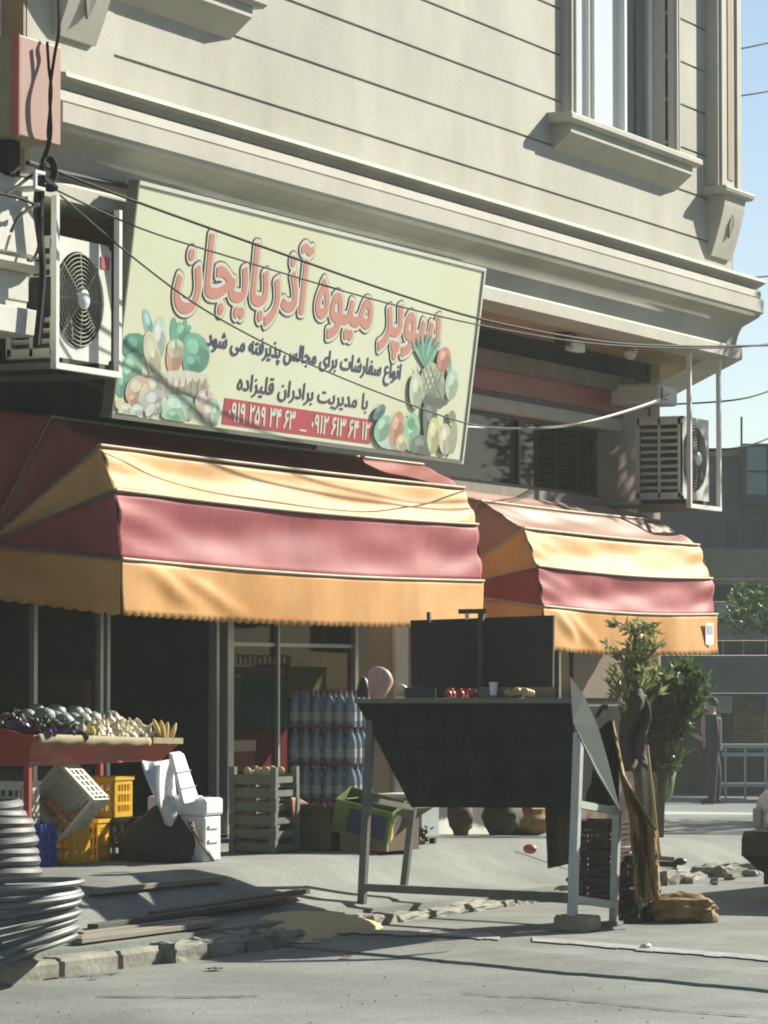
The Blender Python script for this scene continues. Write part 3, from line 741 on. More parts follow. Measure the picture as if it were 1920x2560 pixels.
# right group: pineapple, peppers, gourds
for k in range(7): blob(918 + (k - 3) * 5, 755 - abs(k - 3) * -4, 4, 36, G1 if k % 2 else (.2, .42, .34), (k - 3) * .16)
blob(930, 835, 28, 52, (.40, .46, .34)); 
for k in range(4):
    blob(915 + k * 9, 830, 1.6, 44, (.2, .26, .2), .35); blob(910 + k * 10, 830, 1.6, 44, (.24, .28, .22), -.35)
blob(955, 775, 15, 26, (.56, .26, .22), .15); blob(966, 815, 4, 40, G2, .1); blob(972, 830, 14, 34, (.44, .60, .48), .1); blob(895, 845, 15, 40, (.52, .60, .46))
blob(925, 905, 16, 58, (.13, .17, .15)); blob(935, 868, 28, 10, (.10, .13, .12), .1)
blob(850, 935, 46, 40, (.50, .62, .54)); blob(815, 890, 10, 20, (.10, .22, .24), .6); blob(822, 925, 17, 30, G3, .35); blob(852, 925, 15, 38, (.56, .30, .22), .2); blob(885, 932, 17, 42, (.30, .56, .38), .1)
blob(862, 958, 12, 20, (.62, .54, .34)); blob(884, 915, 8, 14, (.14, .34, .2)); blob(905, 965, 24, 26, (.16, .2, .18)); blob(932, 940, 14, 40, (.60, .58, .32), .05); blob(957, 948, 14, 34, (.60, .60, .44)); blob(974, 945, 9, 36, (.36, .36, .26), .1); blob(972, 900, 8, 14, (.22, .26, .2))

# ------------------------------------------------------------------ awnings
def awning(label, X0, X1, ribs, piv, vdrop, cols, seed, left_end, stick=False):
    root = thing('shop_awning', label, 'awning', ((X0 + X1) / 2, .93, piv[1]), group='striped shop awnings')
    random.seed(seed)
    ph = [rnd(0, 6.28) for _ in range(8)]
    def wr(u, v, k):   # slack and creases of stretched cloth
        env = math.sin(math.pi * u) ** .7
        s = .035 * env * math.sin(math.pi * v)
        s += .012 * math.sin(u * 19 + v * 4 + ph[0]) * math.sin(math.pi * v) * (.4 + .6 * math.sin(u * 5 + ph[1]) ** 2)
        s += .010 * math.sin(u * 9 - v * 6 + ph[2] + k) * math.sin(math.pi * v)
        s += .008 * math.sin((u * 30 + v * 14) + ph[3]) * max(0, 1 - 5 * u) + .007 * math.sin((u * 33 - v * 12) + ph[4]) * max(0, 5 * u - 4)
        return s
    n = len(ribs)
    for k in range(n - 1):
        (y0, z0), (y1, z1) = ribs[k], ribs[k + 1]
        nrm = Vector((0, -(z0 - z1), (y0 - y1)));  nrm = Vector((0, z1 - z0, -(y1 - y0)));  nrm.normalize()
        if nrm.y > 0: nrm = -nrm
        def fn(u, v):
            x = X0 + (X1 - X0) * u
            sag = .03 * math.sin(math.pi * u) * (1 if k < 2 else .3)
            return Vector((x, y0 + (y1 - y0) * v, z0 + (z1 - z0) * v - sag)) - nrm * wr(u, v, k)
        o = MB().grid(fn, 110, 10).build('cloth_stripe', cols[k], root, smooth=True)
        sd = o.modifiers.new('thick', 'SOLIDIFY'); sd.thickness = .004
        # end gores running back to the hinge on the wall
        for X, s in ((X0, -1), (X1, 1)):
            def gf(u, v):
                e = Vector((X, y0 + (y1 - y0) * v, z0 + (z1 - z0) * v)); h = Vector((X + s * .02, piv[0], piv[1]))
                p = e.lerp(h, u); p.x += -s * .05 * math.sin(math.pi * u) * math.sin(math.pi * v) ; return p
            g = MB().grid(gf, 14, 6).build('end_gore', cols[k], root, smooth=True)
            sd = g.modifiers.new('thick', 'SOLIDIFY'); sd.thickness = .004
    # valance with a scalloped hem; wraps the two ends
    (y0, z0) = ribs[0]
    def hem(s): return .016 * abs(math.sin(s * math.pi / .115))
    def vf(u, v):
        x = X0 + (X1 - X0) * u; s = u * (X1 - X0)
        d = vdrop * v + (hem(s) if v > .99 else 0)
        bulge = .025 * math.sin(math.pi * u * 2.2 + ph[5]) * v + .018 * math.sin(u * 17 + ph[6]) * v + .012 * math.sin(u * 41 + v * 2 + ph[7]) * v
        cr = .03 * math.exp(-((u - .06 - v * .12) / .03) ** 2) * math.sin(math.pi * min(1, v * 1.2)) + .022 * math.exp(-((u - .10 - v * .22) / .03) ** 2) * math.sin(math.pi * min(1, v))
        return Vector((x, y0 - .006 - bulge - cr, z0 - d - .03 * math.sin(math.pi * u)))
    v = MB().grid(vf, 260, 10).build('valance', cols[0] if False else orange_cloth, root, smooth=True)
    sd = v.modifiers.new('thick', 'SOLIDIFY'); sd.thickness = .004
    for X, s in ((X0, -1), (X1, 1)):
        def ef(u, v):
            y = y0 + (piv[0] - y0) * u; d = vdrop * v + (hem(u * (piv[0] - y0)) if v > .99 else 0)
            zt = z0 + (piv[1] - z0) * u
            return Vector((X + s * (.006 + .015 * v * math.sin(u * 9)), y, zt - d))
        e = MB().grid(ef, 70, 8).build('valance_return', orange_cloth, root, smooth=True)
        sd = e.modifiers.new('thick', 'SOLIDIFY'); sd.thickness = .004
    for k in range(n):
        (y, z) = ribs[k]
        pts = [(X0 + (X1 - X0) * i / 40, y - .012, z + .004 - (.03 * math.sin(math.pi * i / 40) * (1 if k < 2 else .3) )) for i in range(41)]
        if k < n - 1: MB().tube(pts, .011, 6).build('seam_piping', piping, root, smooth=True)
        for X, s in ((X0, -1), (X1, 1)):
            MB().tube([(X + s * .004, y - .004, z), (X + s * .028, piv[0] - .02, piv[1])], .009, 6).build('rib', piping if left_end else steel_dull, root, smooth=True)
    for X in (X0, X1): MB().box(X - .05, X + .05, .92, .96, piv[1] - .08, piv[1] + .08).build('hinge_plate', steel_dull, root)
    MB().box(X0, X1, .90, .95, ribs[-1][1] - .03, ribs[-1][1] + .02).build('wall_rail', steel_dull, root)
    return root
aw1 = awning('long orange and red striped awning under the big signboard', .33, 6.36, [(-.12, 2.40), (-.07, 2.86), (.05, 3.16), (.42, 3.36), (.90, 3.42)], (.93, 2.52), .36,
             [red_cloth, peach_cloth, dusk_cloth, dusk_cloth], 4, False)
aw2 = awning('shorter orange and red striped awning at the corner end', 7.62, 11.92, [(-.12, 2.22), (-.07, 2.56), (.06, 2.88), (.46, 3.12), (.90, 3.26)], (.93, 2.36), .36,
             [red_cloth, peach_cloth, faded_cloth, faded_cloth], 8, True)
# small white label sewn on the corner of the short awning
p = PY(1530, 1370, -.15)
stk = MB().box(p.x - .12, p.x + .10, -.168, -.164, p.z - .10, p.z + .11).build('sewn_label', upvc, aw2)
MB().box(p.x - .08, p.x + .06, -.1705, -.1685, p.z + .0, p.z + .08).build('label_print', mat('label_print', (.35, .42, .42), .5), stk)

# ------------------------------------------------------------------ air conditioner outdoor units
def ac_unit(label, x0, x1, y0, y1, z0, z1, badge, fanx=.40, side_louvre=True):
    a = thing('air_conditioner', label, 'air conditioner', ((x0 + x1) / 2, (y0 + y1) / 2, z0), group='outdoor air conditioner units')
    W, H = x1 - x0, z1 - z0
    r = H * .40; cx, cz = x0 + W * fanx, z0 + H * .5
    # casing as five panels with a round fan opening in the front
    MB().box(x0, x1, y0 + .01, y1, z0, z0 + .012).box(x0, x1, y0 + .01, y1, z1 - .02, z1).box(x1 - .012, x1, y0 + .01, y1, z0 + .012, z1 - .02).box(x0, x1, y1 - .012, y1, z0 + .012, z1 - .02).build('casing', white_plastic, a, bevel=.008)
    N = 40; f = MB(); c = []
    for i in range(N):
        t = 2 * math.pi * i / N; dx, dz = math.cos(t), math.sin(t)
        c.append((cx + r * dx, y0, cz + r * dz))
        kx = ((x1 - cx) if dx > 0 else (cx - x0)) / max(1e-6, abs(dx)); kz = ((z1 - cz) if dz > 0 else (cz - z0)) / max(1e-6, abs(dz)); k = min(kx, kz)
        c.append((cx + k * dx, y0, cz + k * dz))
    vs = c + [(q[0], q[1] + .02, q[2]) for q in c]; fs = []
    for i in range(N):
        j = (i + 1) % N; o = 2 * N
        fs += [(2 * i, 2 * i + 1, 2 * j + 1, 2 * j), (o + 2 * i, o + 2 * j, o + 2 * j + 1, o + 2 * i + 1), (2 * i, 2 * j, o + 2 * j, o + 2 * i), (2 * i + 1, o + 2 * i + 1, o + 2 * j + 1, 2 * j + 1)]
    f.add(vs, fs)
    for sx, sz in ((x0, z0), (x1, z0), (x0, z1), (x1, z1)): pass
    f.box(x0, x1, y0 + .0005, y0 + .0195, z0, z0 + .03).box(x0, x1, y0 + .0005, y0 + .0195, z1 - .03, z1).box(x1 - .06, x1, y0 + .0005, y0 + .0195, z0, z1).box(x0, x0 + .04, y0 + .0005, y0 + .0195, z0, z1)
    front = f.build('front_panel', white_plastic, a)
    g = MB()
    for k in range(1, 12):
        rr = r * k / 11.5; pts = [(cx + rr * math.cos(t), y0 - .012 - .02 * (1 - (k / 11.5) ** 2), cz + rr * math.sin(t)) for t in [2 * math.pi * i / 36 for i in range(37)]]
        g.tube(pts, .0045, 4, cap=False)
    for i in range(8):
        t = 2 * math.pi * i / 8; g.bar((cx, y0 - .03, cz), (cx + r * math.cos(t), y0 - .012, cz + r * math.sin(t)), .007)
    g.build('fan_grille', mat('grille_wire', (.34, .34, .26), .45, .1), front)
    MB().lathe([(.001, 0), (r * .2, 0), (r * .2, .02), (r * .12, .035), (.001, .036)], (cx, y0 - .028, cz), 16, Matrix.Rotation(R(90), 3, 'X')).build('grille_hub', upvc, front, smooth=True)
    MB().lathe([(r * .99, -.19), (r * .99, 0), (r * 1.0, 0), (r * 1.0, -.19)], (cx, y0 + .005, cz), 30, Matrix.Rotation(R(90), 3, 'X')).build('fan_shroud', black_plastic, a)
    bl = MB()
    for i in range(3):
        t0 = 2 * math.pi * i / 3
        bl.grid(lambda u, v: (cx + r * (.15 + .78 * u) * math.cos(t0 + v * 1.3), y0 + .05 + .06 * v, cz + r * (.15 + .78 * u) * math.sin(t0 + v * 1.3)), 6, 6)
    bl.build('fan_blade', mat('fan_blade', (.10, .11, .10), .5), a)
    if badge: MB().box(x1 - W * .20, x1 - W * .04, y0 - .006, y0 - .001, z1 - H * .20, z1 - H * .10).build('maker_badge', mat('badge_red', (.50, .05, .07), .4), a)
    # louvred left side: frame, horizontal slats
    MB().box(x0, x0 + .012, y0 + .02, y0 + .05, z0 + .012, z1 - .02).box(x0, x0 + .012, y1 - .04, y1 - .012, z0 + .012, z1 - .02).box(x0, x0 + .012, (y0 + y1) / 2 - .012, (y0 + y1) / 2 + .012, z0 + .012, z1 - .02).box(x0, x0 + .012, y0 + .02, y1 - .012, z0 + .012, z0 + .06).box(x0, x0 + .012, y0 + .02, y1 - .012, z1 - .08, z1 - .02).build('side_frame', white_plastic, a)
    ns = 9
    for i in range(ns):
        z = z0 + .07 + (H - .17) * (i + .5) / ns
        MB().obox((x0 + .012, (y0 + y1) / 2, z), (0, (y1 - y0) / 2 - .05, 0), (.012, 0, -.010), (.002, 0, .004)).build('louvre', white_plastic, a)
    MB().box(x0 + .06, x0 + .07, y0 + .05, y1 - .04, z0 + .05, z1 - .05).build('coil_face', mat('condenser_coil', (.05, .055, .05), .5, .3, 60.), a)
    for a_ in (x0 + .08, x1 - .16): MB().box(a_, a_ + .08, y0, y1 - .02, z0 - .05, z0 - .001).build('foot', black_plastic, a)
    return a
ax0, ax1 = PY(122, 650, -.12).x, PY(240, 650, -.12).x
az0, az1 = PY(180, 780, -.12).z, PY(180, 520, -.12).z
acL = ac_unit('white air conditioner with red badge, hung in the niche left of the signboard', ax0, ax1, -.12, .26, az0, az1, True, .40)
acR = ac_unit('cream air conditioner with louvred side, hung under the corner overhang', 11.93, 12.66, .22, .70, 3.33, 4.12, False, .45)
def cage(label, x0, x1, y0, y1, z0, ztop, left):
    b = thing('hanging_bracket', label, 'bracket', ((x0 + x1) / 2, y0, z0), group='angle-iron brackets holding the air conditioners')
    for x in (x0, x1): MB().bar((x, y0, z0), (x, y0, ztop), .04, .04).build('upright', steel_bright, b)
    MB().bar((x0 - .02, y0, z0 - .021), (x1 + .02, y0, z0 - .021), .045, .04).build('crossbar', steel_bright, b)
    for x in (x0, x1): MB().bar((x, y0 + .022, z0 - .02), (x, y1, z0 - .02), .04, .04).build('arm', steel_dull, b)
cage('bright steel bracket of the niche air conditioner at left', PY(119, 650, -.2).x, ax1 - .05, -.2, .95, az0 - .05, 4.70, True)
cage('pale hanging frame of the corner air conditioner', 11.74, 12.56, .08, .95, 3.27, 4.715, False)
# pale sleeve box and flue above the corner unit
fl = thing('duct_box', 'pale box duct on the wall above the corner air conditioner', 'duct box', (12.3, .9, 4.2))
p0, p1 = PY(1350, 830, .55), PY(1430, 870, .3)
MB().box(11.85, 12.35, .42, .95, 4.24, 4.44).build('box', white_plastic, fl, bevel=.03)
MB().box(11.88, 11.93, .415, .42, 4.28, 4.40).build('vent_slot', black_plastic, fl)
# small floodlight / bell under the soffit
lamp = thing('soffit_lamp', 'small floodlight under the ochre soffit right of the signboard', 'lamp', (9.2, .5, 4.72))
q = PY(1222, 705, .45)
MB().box(q.x - .10, q.x + .12, .40, .52, 4.60, 4.715).build('bracket_block', black_plastic, lamp)
MB().box(q.x + .0, q.x + .30, .38, .46, 4.56, 4.66).build('housing', upvc, lamp, bevel=.01)
lamp2 = thing('soffit_spotlight', 'round tube spotlight under the soffit near the corner', 'lamp', (11, .6, 4.6))
q = PY(1360, 745, .5)
MB().lathe([(.02, -.02), (.06, 0), (.06, .20), (.035, .24), (.02, .25)], (q.x, .5, q.z - .1), 12, Matrix.Rotation(R(40), 3, 'Y')).build('tube', upvc, lamp2, smooth=True)
MB().bar((q.x + .02, .5, q.z), (q.x + .02, .5, 4.715), .03).build('stem', black_plastic, lamp2)

# terracotta box on the left
bx = thing('terracotta_box', 'faded terracotta metal box fixed high at the left edge', 'metal box', (-1.3, -.45, 4.96))
tb = mat('faded_terracotta', (.32, .16, .12), .6, .08, 4., .05); tbe = mat('terracotta_edge', (.33, .07, .05), .5, .1)
MB().box(-1.565, -1.055, -.45, -.40, 4.955, 5.58).build('door', tb, bx, bevel=.008)
MB().box(-1.56, -1.06, -.399, .15, 4.96, 5.575).build('body', mat('box_side', (.21, .20, .13), .7, .15), bx)  # olive body colour holds the shade of its left face
MB().box(-1.575, -1.566, -.452, -.392, 4.95, 5.585).build('hinge_edge', tbe, bx)
MB().box(-1.42, -1.30, -.3, -.1, 4.74, 4.958).build('conduit_stub', cable_black, bx)

# ------------------------------------------------------------------ cables
def cable(label, pts, r=.011, m=cable_black, name='overhead_cable', group='overhead cables across the facade', n=8):
    return tag(MB().tube(spline(pts, n), r, 5).build(name, m, smooth=True), label, 'cable', group)
J = PY(95, 360, -.35)
cable('upper black cable crossing the signboard title', [J, PY(300, 438, -.5), PY(600, 545, -.65), PY(850, 632, -.8), PY(1050, 692, -.9), PY(1300, 738, -1.0), PY(1500, 748, -1.1), PY(1700, 745, -1.2)], .010)
cable('thin cable just under the upper one, over the title', [PY(120, 410, -.3), PY(300, 492, -.45), PY(500, 556, -.6), PY(800, 645, -.7), PY(1050, 705, -.8), PY(1300, 744, -.95), PY(1550, 752, -1.05), PY(1700, 738, -1.2)], .007, cable_grey)
cable('sagging cable running down over the printed basket and the small lettering', [PY(130, 422, -.25), PY(280, 550, -.4), PY(420, 655, -.5), PY(560, 735, -.55), PY(700, 800, -.6), PY(850, 860, -.6), PY(1010, 915, -.55), PY(1120, 925, -.5), PY(1250, 915, -.3), PY(1345, 893, -.1), PY(1440, 862, .3)], .007, cable_grey)
cable('pale cable hanging loose over the mezzanine window', [PY(1000, 922, .3), PY(1100, 926, .2), PY(1210, 922, .1), PY(1300, 903, .1), PY(1400, 872, .2), PY(1445, 852, .4)], .010, mat('cable_pale', (.34, .34, .31), .6))
cable('heavy cable along the soffit edge at upper left', [PY(60, 352, -.2), PY(150, 378, -.1), PY(290, 405, -.06)], .02, cable_grey)
for k, (y0, y1) in enumerate(((105, 78), (207, 185), (602, 588), (862, 825), (966, 925))):
    cable('street cable against the sky, number %s from the top' % ['one', 'two', 'three', 'four', 'five'][k], [PD(1440 if k > 2 else 1500, y0 + 12, 40), PD(1600, y0, 40), PD(1720, y1, 42), PD(1900, y1 - 45, 46)], .010, cable_black, 'street_cable', 'street cables against the sky')
cable('black cable pair over the terracotta box', [PY(125, -30, -.3), PY(128, 60, -.5), PY(118, 120, -.5), PY(108, 200, -.52), PY(110, 290, -.5), PY(98, 340, -.4)], .011)
cable('second cable over the terracotta box', [PY(102, 90, -.5), PY(106, 150, -.5), PY(111, 200, -.52), PY(104, 280, -.5), PY(104, 310, -.45), PY(90, 350, -.4)], .010)
cable('bundled cables running down the banded pier', [PY(92, 355, -0.40), PY(88, 420, -0.33), PY(86, 500, -0.31), PY(92, 580, -0.31), PY(88, 650, -0.31), PY(78, 745, -0.31)], .024, cable_black)
cable('second cable strand down the banded pier', [PY(82, 380, -0.35), PY(76, 450, -0.31), PY(84, 520, -0.31), PY(96, 600, -0.31), PY(93, 680, -0.31), PY(84, 750, -0.31)], .014, cable_grey)
cable('loose cable loop on the white pier, upper', [PY(88, 366, -0.37), PY(60, 385, -0.37), PY(35, 405, -0.37), PY(12, 418, -0.37)], .012, cable_grey)
cable('loose cable loop on the white pier, lower', [PY(84, 440, -0.35), PY(62, 452, -0.35), PY(40, 470, -0.35), PY(24, 500, -0.35)], .012, cable_grey)
cable('loose strand reaching the pier edge from the left', [PY(-30, 412, -0.37), PY(40, 428, -0.37), PY(84, 446, -0.35)], .010, cable_black)
cable('short strand hooking down beside the pier bundle', [PY(90, 470, -0.35), PY(84, 530, -0.37), PY(72, 560, -0.37), PY(60, 562, -0.37)], .010, cable_grey)
cl = thing('cable_coil', 'coiled black cable knot on the pier below the terracotta box', 'cable coil', J)
for k in range(3):
    rr = .065 + .012 * k
    MB().tube([(J.x + .0 + rr * math.cos(t), J.y - .02 - .01 * k, J.z - .02 + rr * math.sin(t)) for t in [2 * math.pi * i / 20 for i in range(21)]], .010, 5).build('coil_turn', cable_black, cl, smooth=True)
ib = thing('insulator_bracket', 'small steel insulator bracket beside the cable knot', 'bracket', PY(75, 395, -0.35))
p = PY(75, 395, -0.35)
MB().box(p.x - .09, p.x + .03, -.41, -.255, p.z - .05, p.z - .03).box(p.x - .09, p.x + .03, -.41, -.255, p.z + .05, p.z + .07).box(p.x - .09, p.x - .07, -.41, -.39, p.z - .03, p.z + .05).build('plate', steel_bright, ib)
p = PY(110, 405, -0.35)
MB().ell(p, (.05, .05, .03), 8, 6).build('insulator_knob', cable_black, ib, smooth=True)
# ------------------------------------------------------------------ goods in front of the shop
GZ = .41
yellow_pl = mat('yellow_crate_plastic', (.72, .42, .015), .4, .1, 5.)
blue_pl = mat('blue_crate_plastic', (.02, .07, .36), .4, .12, 5.)
white_pl = mat('white_crate_plastic', (.60, .61, .50), .45, .1, 5.)
green_pl = mat('dark_green_crate_plastic', (.012, .035, .03), .4, .2, 5.)
greywood = mat('grey_crate_plastic', (.13, .155, .12), .6, .2, 7.)
foam = mat('white_polystyrene', (.72, .74, .76), .6, .04, 12.)
card = mat('brown_cardboard', (.26, .16, .085), .8, .15, 4.)
card_dk = mat('dark_cardboard', (.13, .085, .05), .85, .2, 4.)  # darker brown cardboard for two cartons and the shelf board
redpaint = mat('red_painted_steel', (.36, .055, .04), .45, .15, 6.)
def crate_parts(root, w, d, h, m, t=.012, rows=3, cols=6):
    """open plastic crate, origin at the middle of its base: four slatted sides, rim and base"""
    def side(p, q):
        p, q = Vector(p), Vector(q); L = (q - p).length; dr = (q - p).normalized(); mb = MB()
        for k in range(rows + 1):
            z = .012 + (h - .05) * k / rows; hh = .035 if k in (0, rows) else .022
            mb.bar(p + Vector((0, 0, z)), q + Vector((0, 0, z)), t, hh)
        for k in range(cols + 1):
            x = L * k / cols; a = p + dr * min(max(x, .012), L - .012); ww = .028 if k in (0, cols) else .014
            mb.bar(a + Vector((0, 0, .0)), a + Vector((0, 0, h - .025)), t * .9, ww)
        mb.build('side_panel', m, root, world=False)
    a, b = w / 2 - t / 2, d / 2 - t / 2
    side((-a, -b, 0), (a, -b, 0)); side((-a, b, 0), (a, b, 0)); side((-a, -b + t, 0), (-a, b - t, 0)); side((a, -b + t, 0), (a, b - t, 0))
    MB().box(-w / 2 - .008, w / 2 + .008, -d / 2 - .008, -d / 2 + .012, h - .025, h).box(-w / 2 - .008, w / 2 + .008, d / 2 - .012, d / 2 + .008, h - .025, h).box(-w / 2 - .008, -w / 2 + .012, -d / 2 + .012, d / 2 - .012, h - .024, h - .001).box(w / 2 - .012, w / 2 + .008, -d / 2 + .012, d / 2 - .012, h - .024, h - .001).build('rim', m, root, world=False)
    g = MB().box(-w / 2 + .015, w / 2 - .015, -d / 2 + .015, d / 2 - .015, .0, .004)
    for k in range(6): x = -w / 2 + w * (k + .5) / 6; g.box(x - .012, x + .012, -d / 2 + .015, d / 2 - .015, .006, .012)
    for k in range(8): y = -d / 2 + d * (k + .5) / 8; g.box(-w / 2 + .015, w / 2 - .015, y - .010, y + .010, .013, .017)
    g.build('base', m, root, world=False)
def crate(label, xl, xr, ypx, Yf, d, z0, h, m, rz=0., group='plastic crates in front of the shop'):
    x0, x1 = PY(xl, ypx, Yf).x, PY(xr, ypx, Yf).x
    r = thing('plastic_crate', label, 'crate', ((x0 + x1) / 2, Yf + d / 2, z0), (0, 0, rz), group)
    crate_parts(r, x1 - x0, d, h, m); return r
crate('blue plastic crate on the pavement beside the grey pipe coil', 84, 124, 1820, .0, .34, GZ, .265, blue_pl, .03)
crate('yellow plastic crate on the pavement right of the blue one', 160, 196, 1820, -.06, .40, GZ, .275, yellow_pl, -.05)
crate('yellow plastic crate wedged behind its lit yellow twin', 206, 240, 1820, -.0, .36, GZ, .27, yellow_pl, .08)
crate('yellow plastic crate stacked on the upper row behind the tilted white one', 246, 287, 1730, .02, .40, GZ + .28, .265, yellow_pl, .03)
crate('black-green plastic crate on the pavement before the foam boxes', 276, 312, 1820, -.12, .34, GZ, .275, green_pl, .02)
crate('white plastic crate standing upright behind the red trough leg at left', 50, 86, 1730, .05, .36, GZ + .27, .27, white_pl, 0)
crate('dark green crate carrying the upright white crate', 48, 84, 1820, .06, .36, GZ, .27, green_pl, 0)
# the tilted white crate, lying on its side with its mouth to the street corner
p = PY(150, 1735, -.02)
tc_ = thing('plastic_crate', 'white plastic crate tipped on edge, open mouth showing orange onions', 'crate', (p.x + .10, p.y + .05, p.z - .0), (R(42), R(-90), 0), 'plastic crates in front of the shop')
crate_parts(tc_, .35, .35, .23, white_pl)
tc_.rotation_euler = (Matrix.Rotation(R(43), 3, 'X') @ Matrix.Rotation(R(-90), 3, 'Y')).to_euler()
tc_.location = (p.x + .13, p.y + .02, p.z + .02)
onion = mat('orange_onion', (.55, .22, .07), .4, .2, 12.)
random.seed(41)
for k in range(9):
    a = (k - 4) * .045
    q = p + Vector((-.02 + rnd(-.03, .05), a * .9, -.145 + abs(a) * .75 + rnd(0, .03)))
    tag(MB().ell(q, rnd(.028, .04), 9, 7).build('onion', onion, smooth=True), 'small orange onion lying in the tipped white crate', 'onion', 'onions in the tipped white crate')

# red trough table
tr = thing('produce_trough', 'red steel trough table heaped with vegetables at the left', 'market stand', (-.1, .1, GZ))
x0, x1 = PY(75, 1590, -.14).x, PY(394, 1612, -.14).x
yf, yb, zt, zb = -.14, .56, 1.225, 1.06
def quadp(pts, th, name, m, parent):
    n = (Vector(pts[1]) - Vector(pts[0])).cross(Vector(pts[2]) - Vector(pts[0])).normalized() * th
    return MB().prism(pts, n).build(name, m, parent)
ins = .10
quadp([(x0, yf, zt + .02), (x1, yf, zt - .04), (x1 - ins, yf + ins, zb), (x0 + ins, yf + ins, zb + .02)], .012, 'front_board', redpaint, tr)
quadp([(x0, yb, zt + .16), (x1, yb, zt + .10), (x1 - ins, yb - ins, zb + .02), (x0 + ins, yb - ins, zb + .02)], .012, 'back_board', redpaint, tr)
quadp([(x0, yf, zt + .02), (x0, yb, zt + .16), (x0 + ins, yb - ins, zb + .02), (x0 + ins, yf + ins, zb + .02)], .012, 'end_board', redpaint, tr)
quadp([(x1, yf, zt - .04), (x1, yb, zt + .10), (x1 - ins, yb - ins, zb), (x1 - ins, yf + ins, zb)], .012, 'end_board', redpaint, tr)
MB().box(x0 + ins, x1 - ins, yf + ins, yb - ins, zb - .01, zb + .02).build('tray_floor', redpaint, tr)
for x, y in ((x0 + ins + .02, yf + ins + .02), (x1 - ins - .02, yf + ins + .02), (x0 + ins + .02, yb - ins - .02), (x1 - ins - .02, yb - ins - .02)):
    MB().box(x - .02, x + .02, y - .02, y + .02, GZ - .01, zb - .011).build('leg', redpaint, tr)
linr = mat('straw_matting', (.31, .26, .135), .8, .2, 20.)
def mf(u, v): return (x0 + .03 + u * (x1 - x0 - .5), yf - .006 - .012 * math.sin(math.pi * v), zt + .035 - .045 * u - v * (.062 + .006 * math.sin(u * 31)))
o = MB().grid(mf, 40, 4).build('straw_mat', linr, tr, smooth=True); sd = o.modifiers.new('t', 'SOLIDIFY'); sd.thickness = .006
o = MB().grid(lambda u, v: (x1 - .42 + u * .42, yf - .006, zt - .01 - v * .04 - .01 * u), 8, 2).build('straw_mat', linr, tr); sd = o.modifiers.new('t', 'SOLIDIFY'); sd.thickness = .006
aub = mat('aubergine_skin', (.028, .006, .03), .12, .2, spec=.7, coat=.6); garl = mat('garlic_white', (.66, .60, .42), .5, .12, 20.)
caul = mat('pale_cabbage', (.22, .27, .22), .6, .2, 14., .3, 40); ylw = mat('yellow_pepper', (.62, .52, .12), .3, .15); ctan = mat('potato_skin', (.38, .25, .12), .7, .2, 15.); ging = mat('banana_yellow', (.62, .44, .14), .45, .12)
random.seed(12)
def heap_z(y): return zt - .02 + (y - yf) * .22
def veg(kind, x, y, z, group):
    if kind == 'aubergine':
        r = Matrix.Rotation(rnd(0, 6.28), 3, 'Z') @ Matrix.Rotation(rnd(.9, 1.8), 3, 'Y')
        o = MB().lathe([(.004, -.11), (.028, -.10), (.044, -.06), (.042, 0), (.030, .06), (.018, .095), (.004, .10)], (x, y, z), 10, r).build('aubergine', aub, smooth=True)
        MB().lathe([(.02, .088), (.022, .10), (.008, .115), (.006, .145), (.001, .146)], (x, y, z), 7, r).build('stalk', mat('veg_stalk', (.07, .10, .03), .6), o)
        tag(o, 'glossy purple aubergine heaped at the left of the red trough', 'aubergine', group)
    elif kind == 'garlic':
        o = MB().lathe([(.003, -.026), (.026, -.024), (.036, -.008), (.03, .014), (.012, .03), (.007, .06), (.002, .062)], (x, y, z), 8, Matrix.Rotation(rnd(-.9, .9), 3, 'X')).build('garlic_bulb', garl, smooth=True)
        tag(o, 'small white garlic bulb heaped in the middle of the red trough', 'garlic', group)
    elif kind == 'pepper':
        o = MB().ell((x, y, z), (.034, .034, .045), 9, 7, Matrix.Rotation(rnd(0, 3), 3, 'X'), lambda n: 1 + .1 * math.cos(3 * math.atan2(n.y, n.x))).build('yellow_pepper', ylw, smooth=True)
        MB().tube([(x, y, z + .03), (x + .01, y, z + .06)], .006, 5).build('stalk', mat('veg_stalk', (.07, .10, .03), .6), o)
        tag(o, 'yellow pepper among the white garlic in the red trough', 'pepper', group)
    elif kind == 'cabbage':
        s = rnd(.055, .08)
        o = MB().ell((x, y, z), (s, s, s * .85), 12, 9, None, lambda n: 1 + rnd(-.05, .05)).build('cabbage', caul, smooth=True); tag(o, 'pale green cabbage at the back of the red trough heap', 'cabbage', group)
    else:
        o = MB().ell((x, y, z), (rnd(.04, .055), rnd(.03, .04), .032), 8, 6, Matrix.Rotation(rnd(0, 3), 3, 'Z')).build('potato', ctan, smooth=True); tag(o, 'brown potato in the back row of the red trough', 'potato', group)
L = x1 - x0
for row in range(4):
    y = yf + .07 + row * .14
    n = 26
    for k in range(n):
        x = x0 + .09 + (L - .34) * (k + rnd(-.2, .2)) / n; t = (x - x0) / L; z = heap_z(y) + .02 + rnd(0, .05) - (.05 * t) 
        if t < .36: kind = 'aubergine' if row < 3 else 'potato'
        elif t < .52: kind = 'garlic' if row == 0 and rnd(0, 1) < .6 else ('pepper' if row == 0 else 'cabbage')
        else: kind = 'garlic' if row < 2 else ('cabbage' if rnd(0, 1) < .8 else 'potato')
        if kind in ('cabbage',) and k % 2: continue
        if kind == 'potato' and k % 2: continue
        veg(kind, x, y, z + (.03 if kind == 'cabbage' else 0), 'vegetables heaped on the red trough')
        if row < 2 and kind == 'garlic': veg('garlic', x + rnd(-.03, .03), y + rnd(0, .05), z + .045, 'vegetables heaped on the red trough')
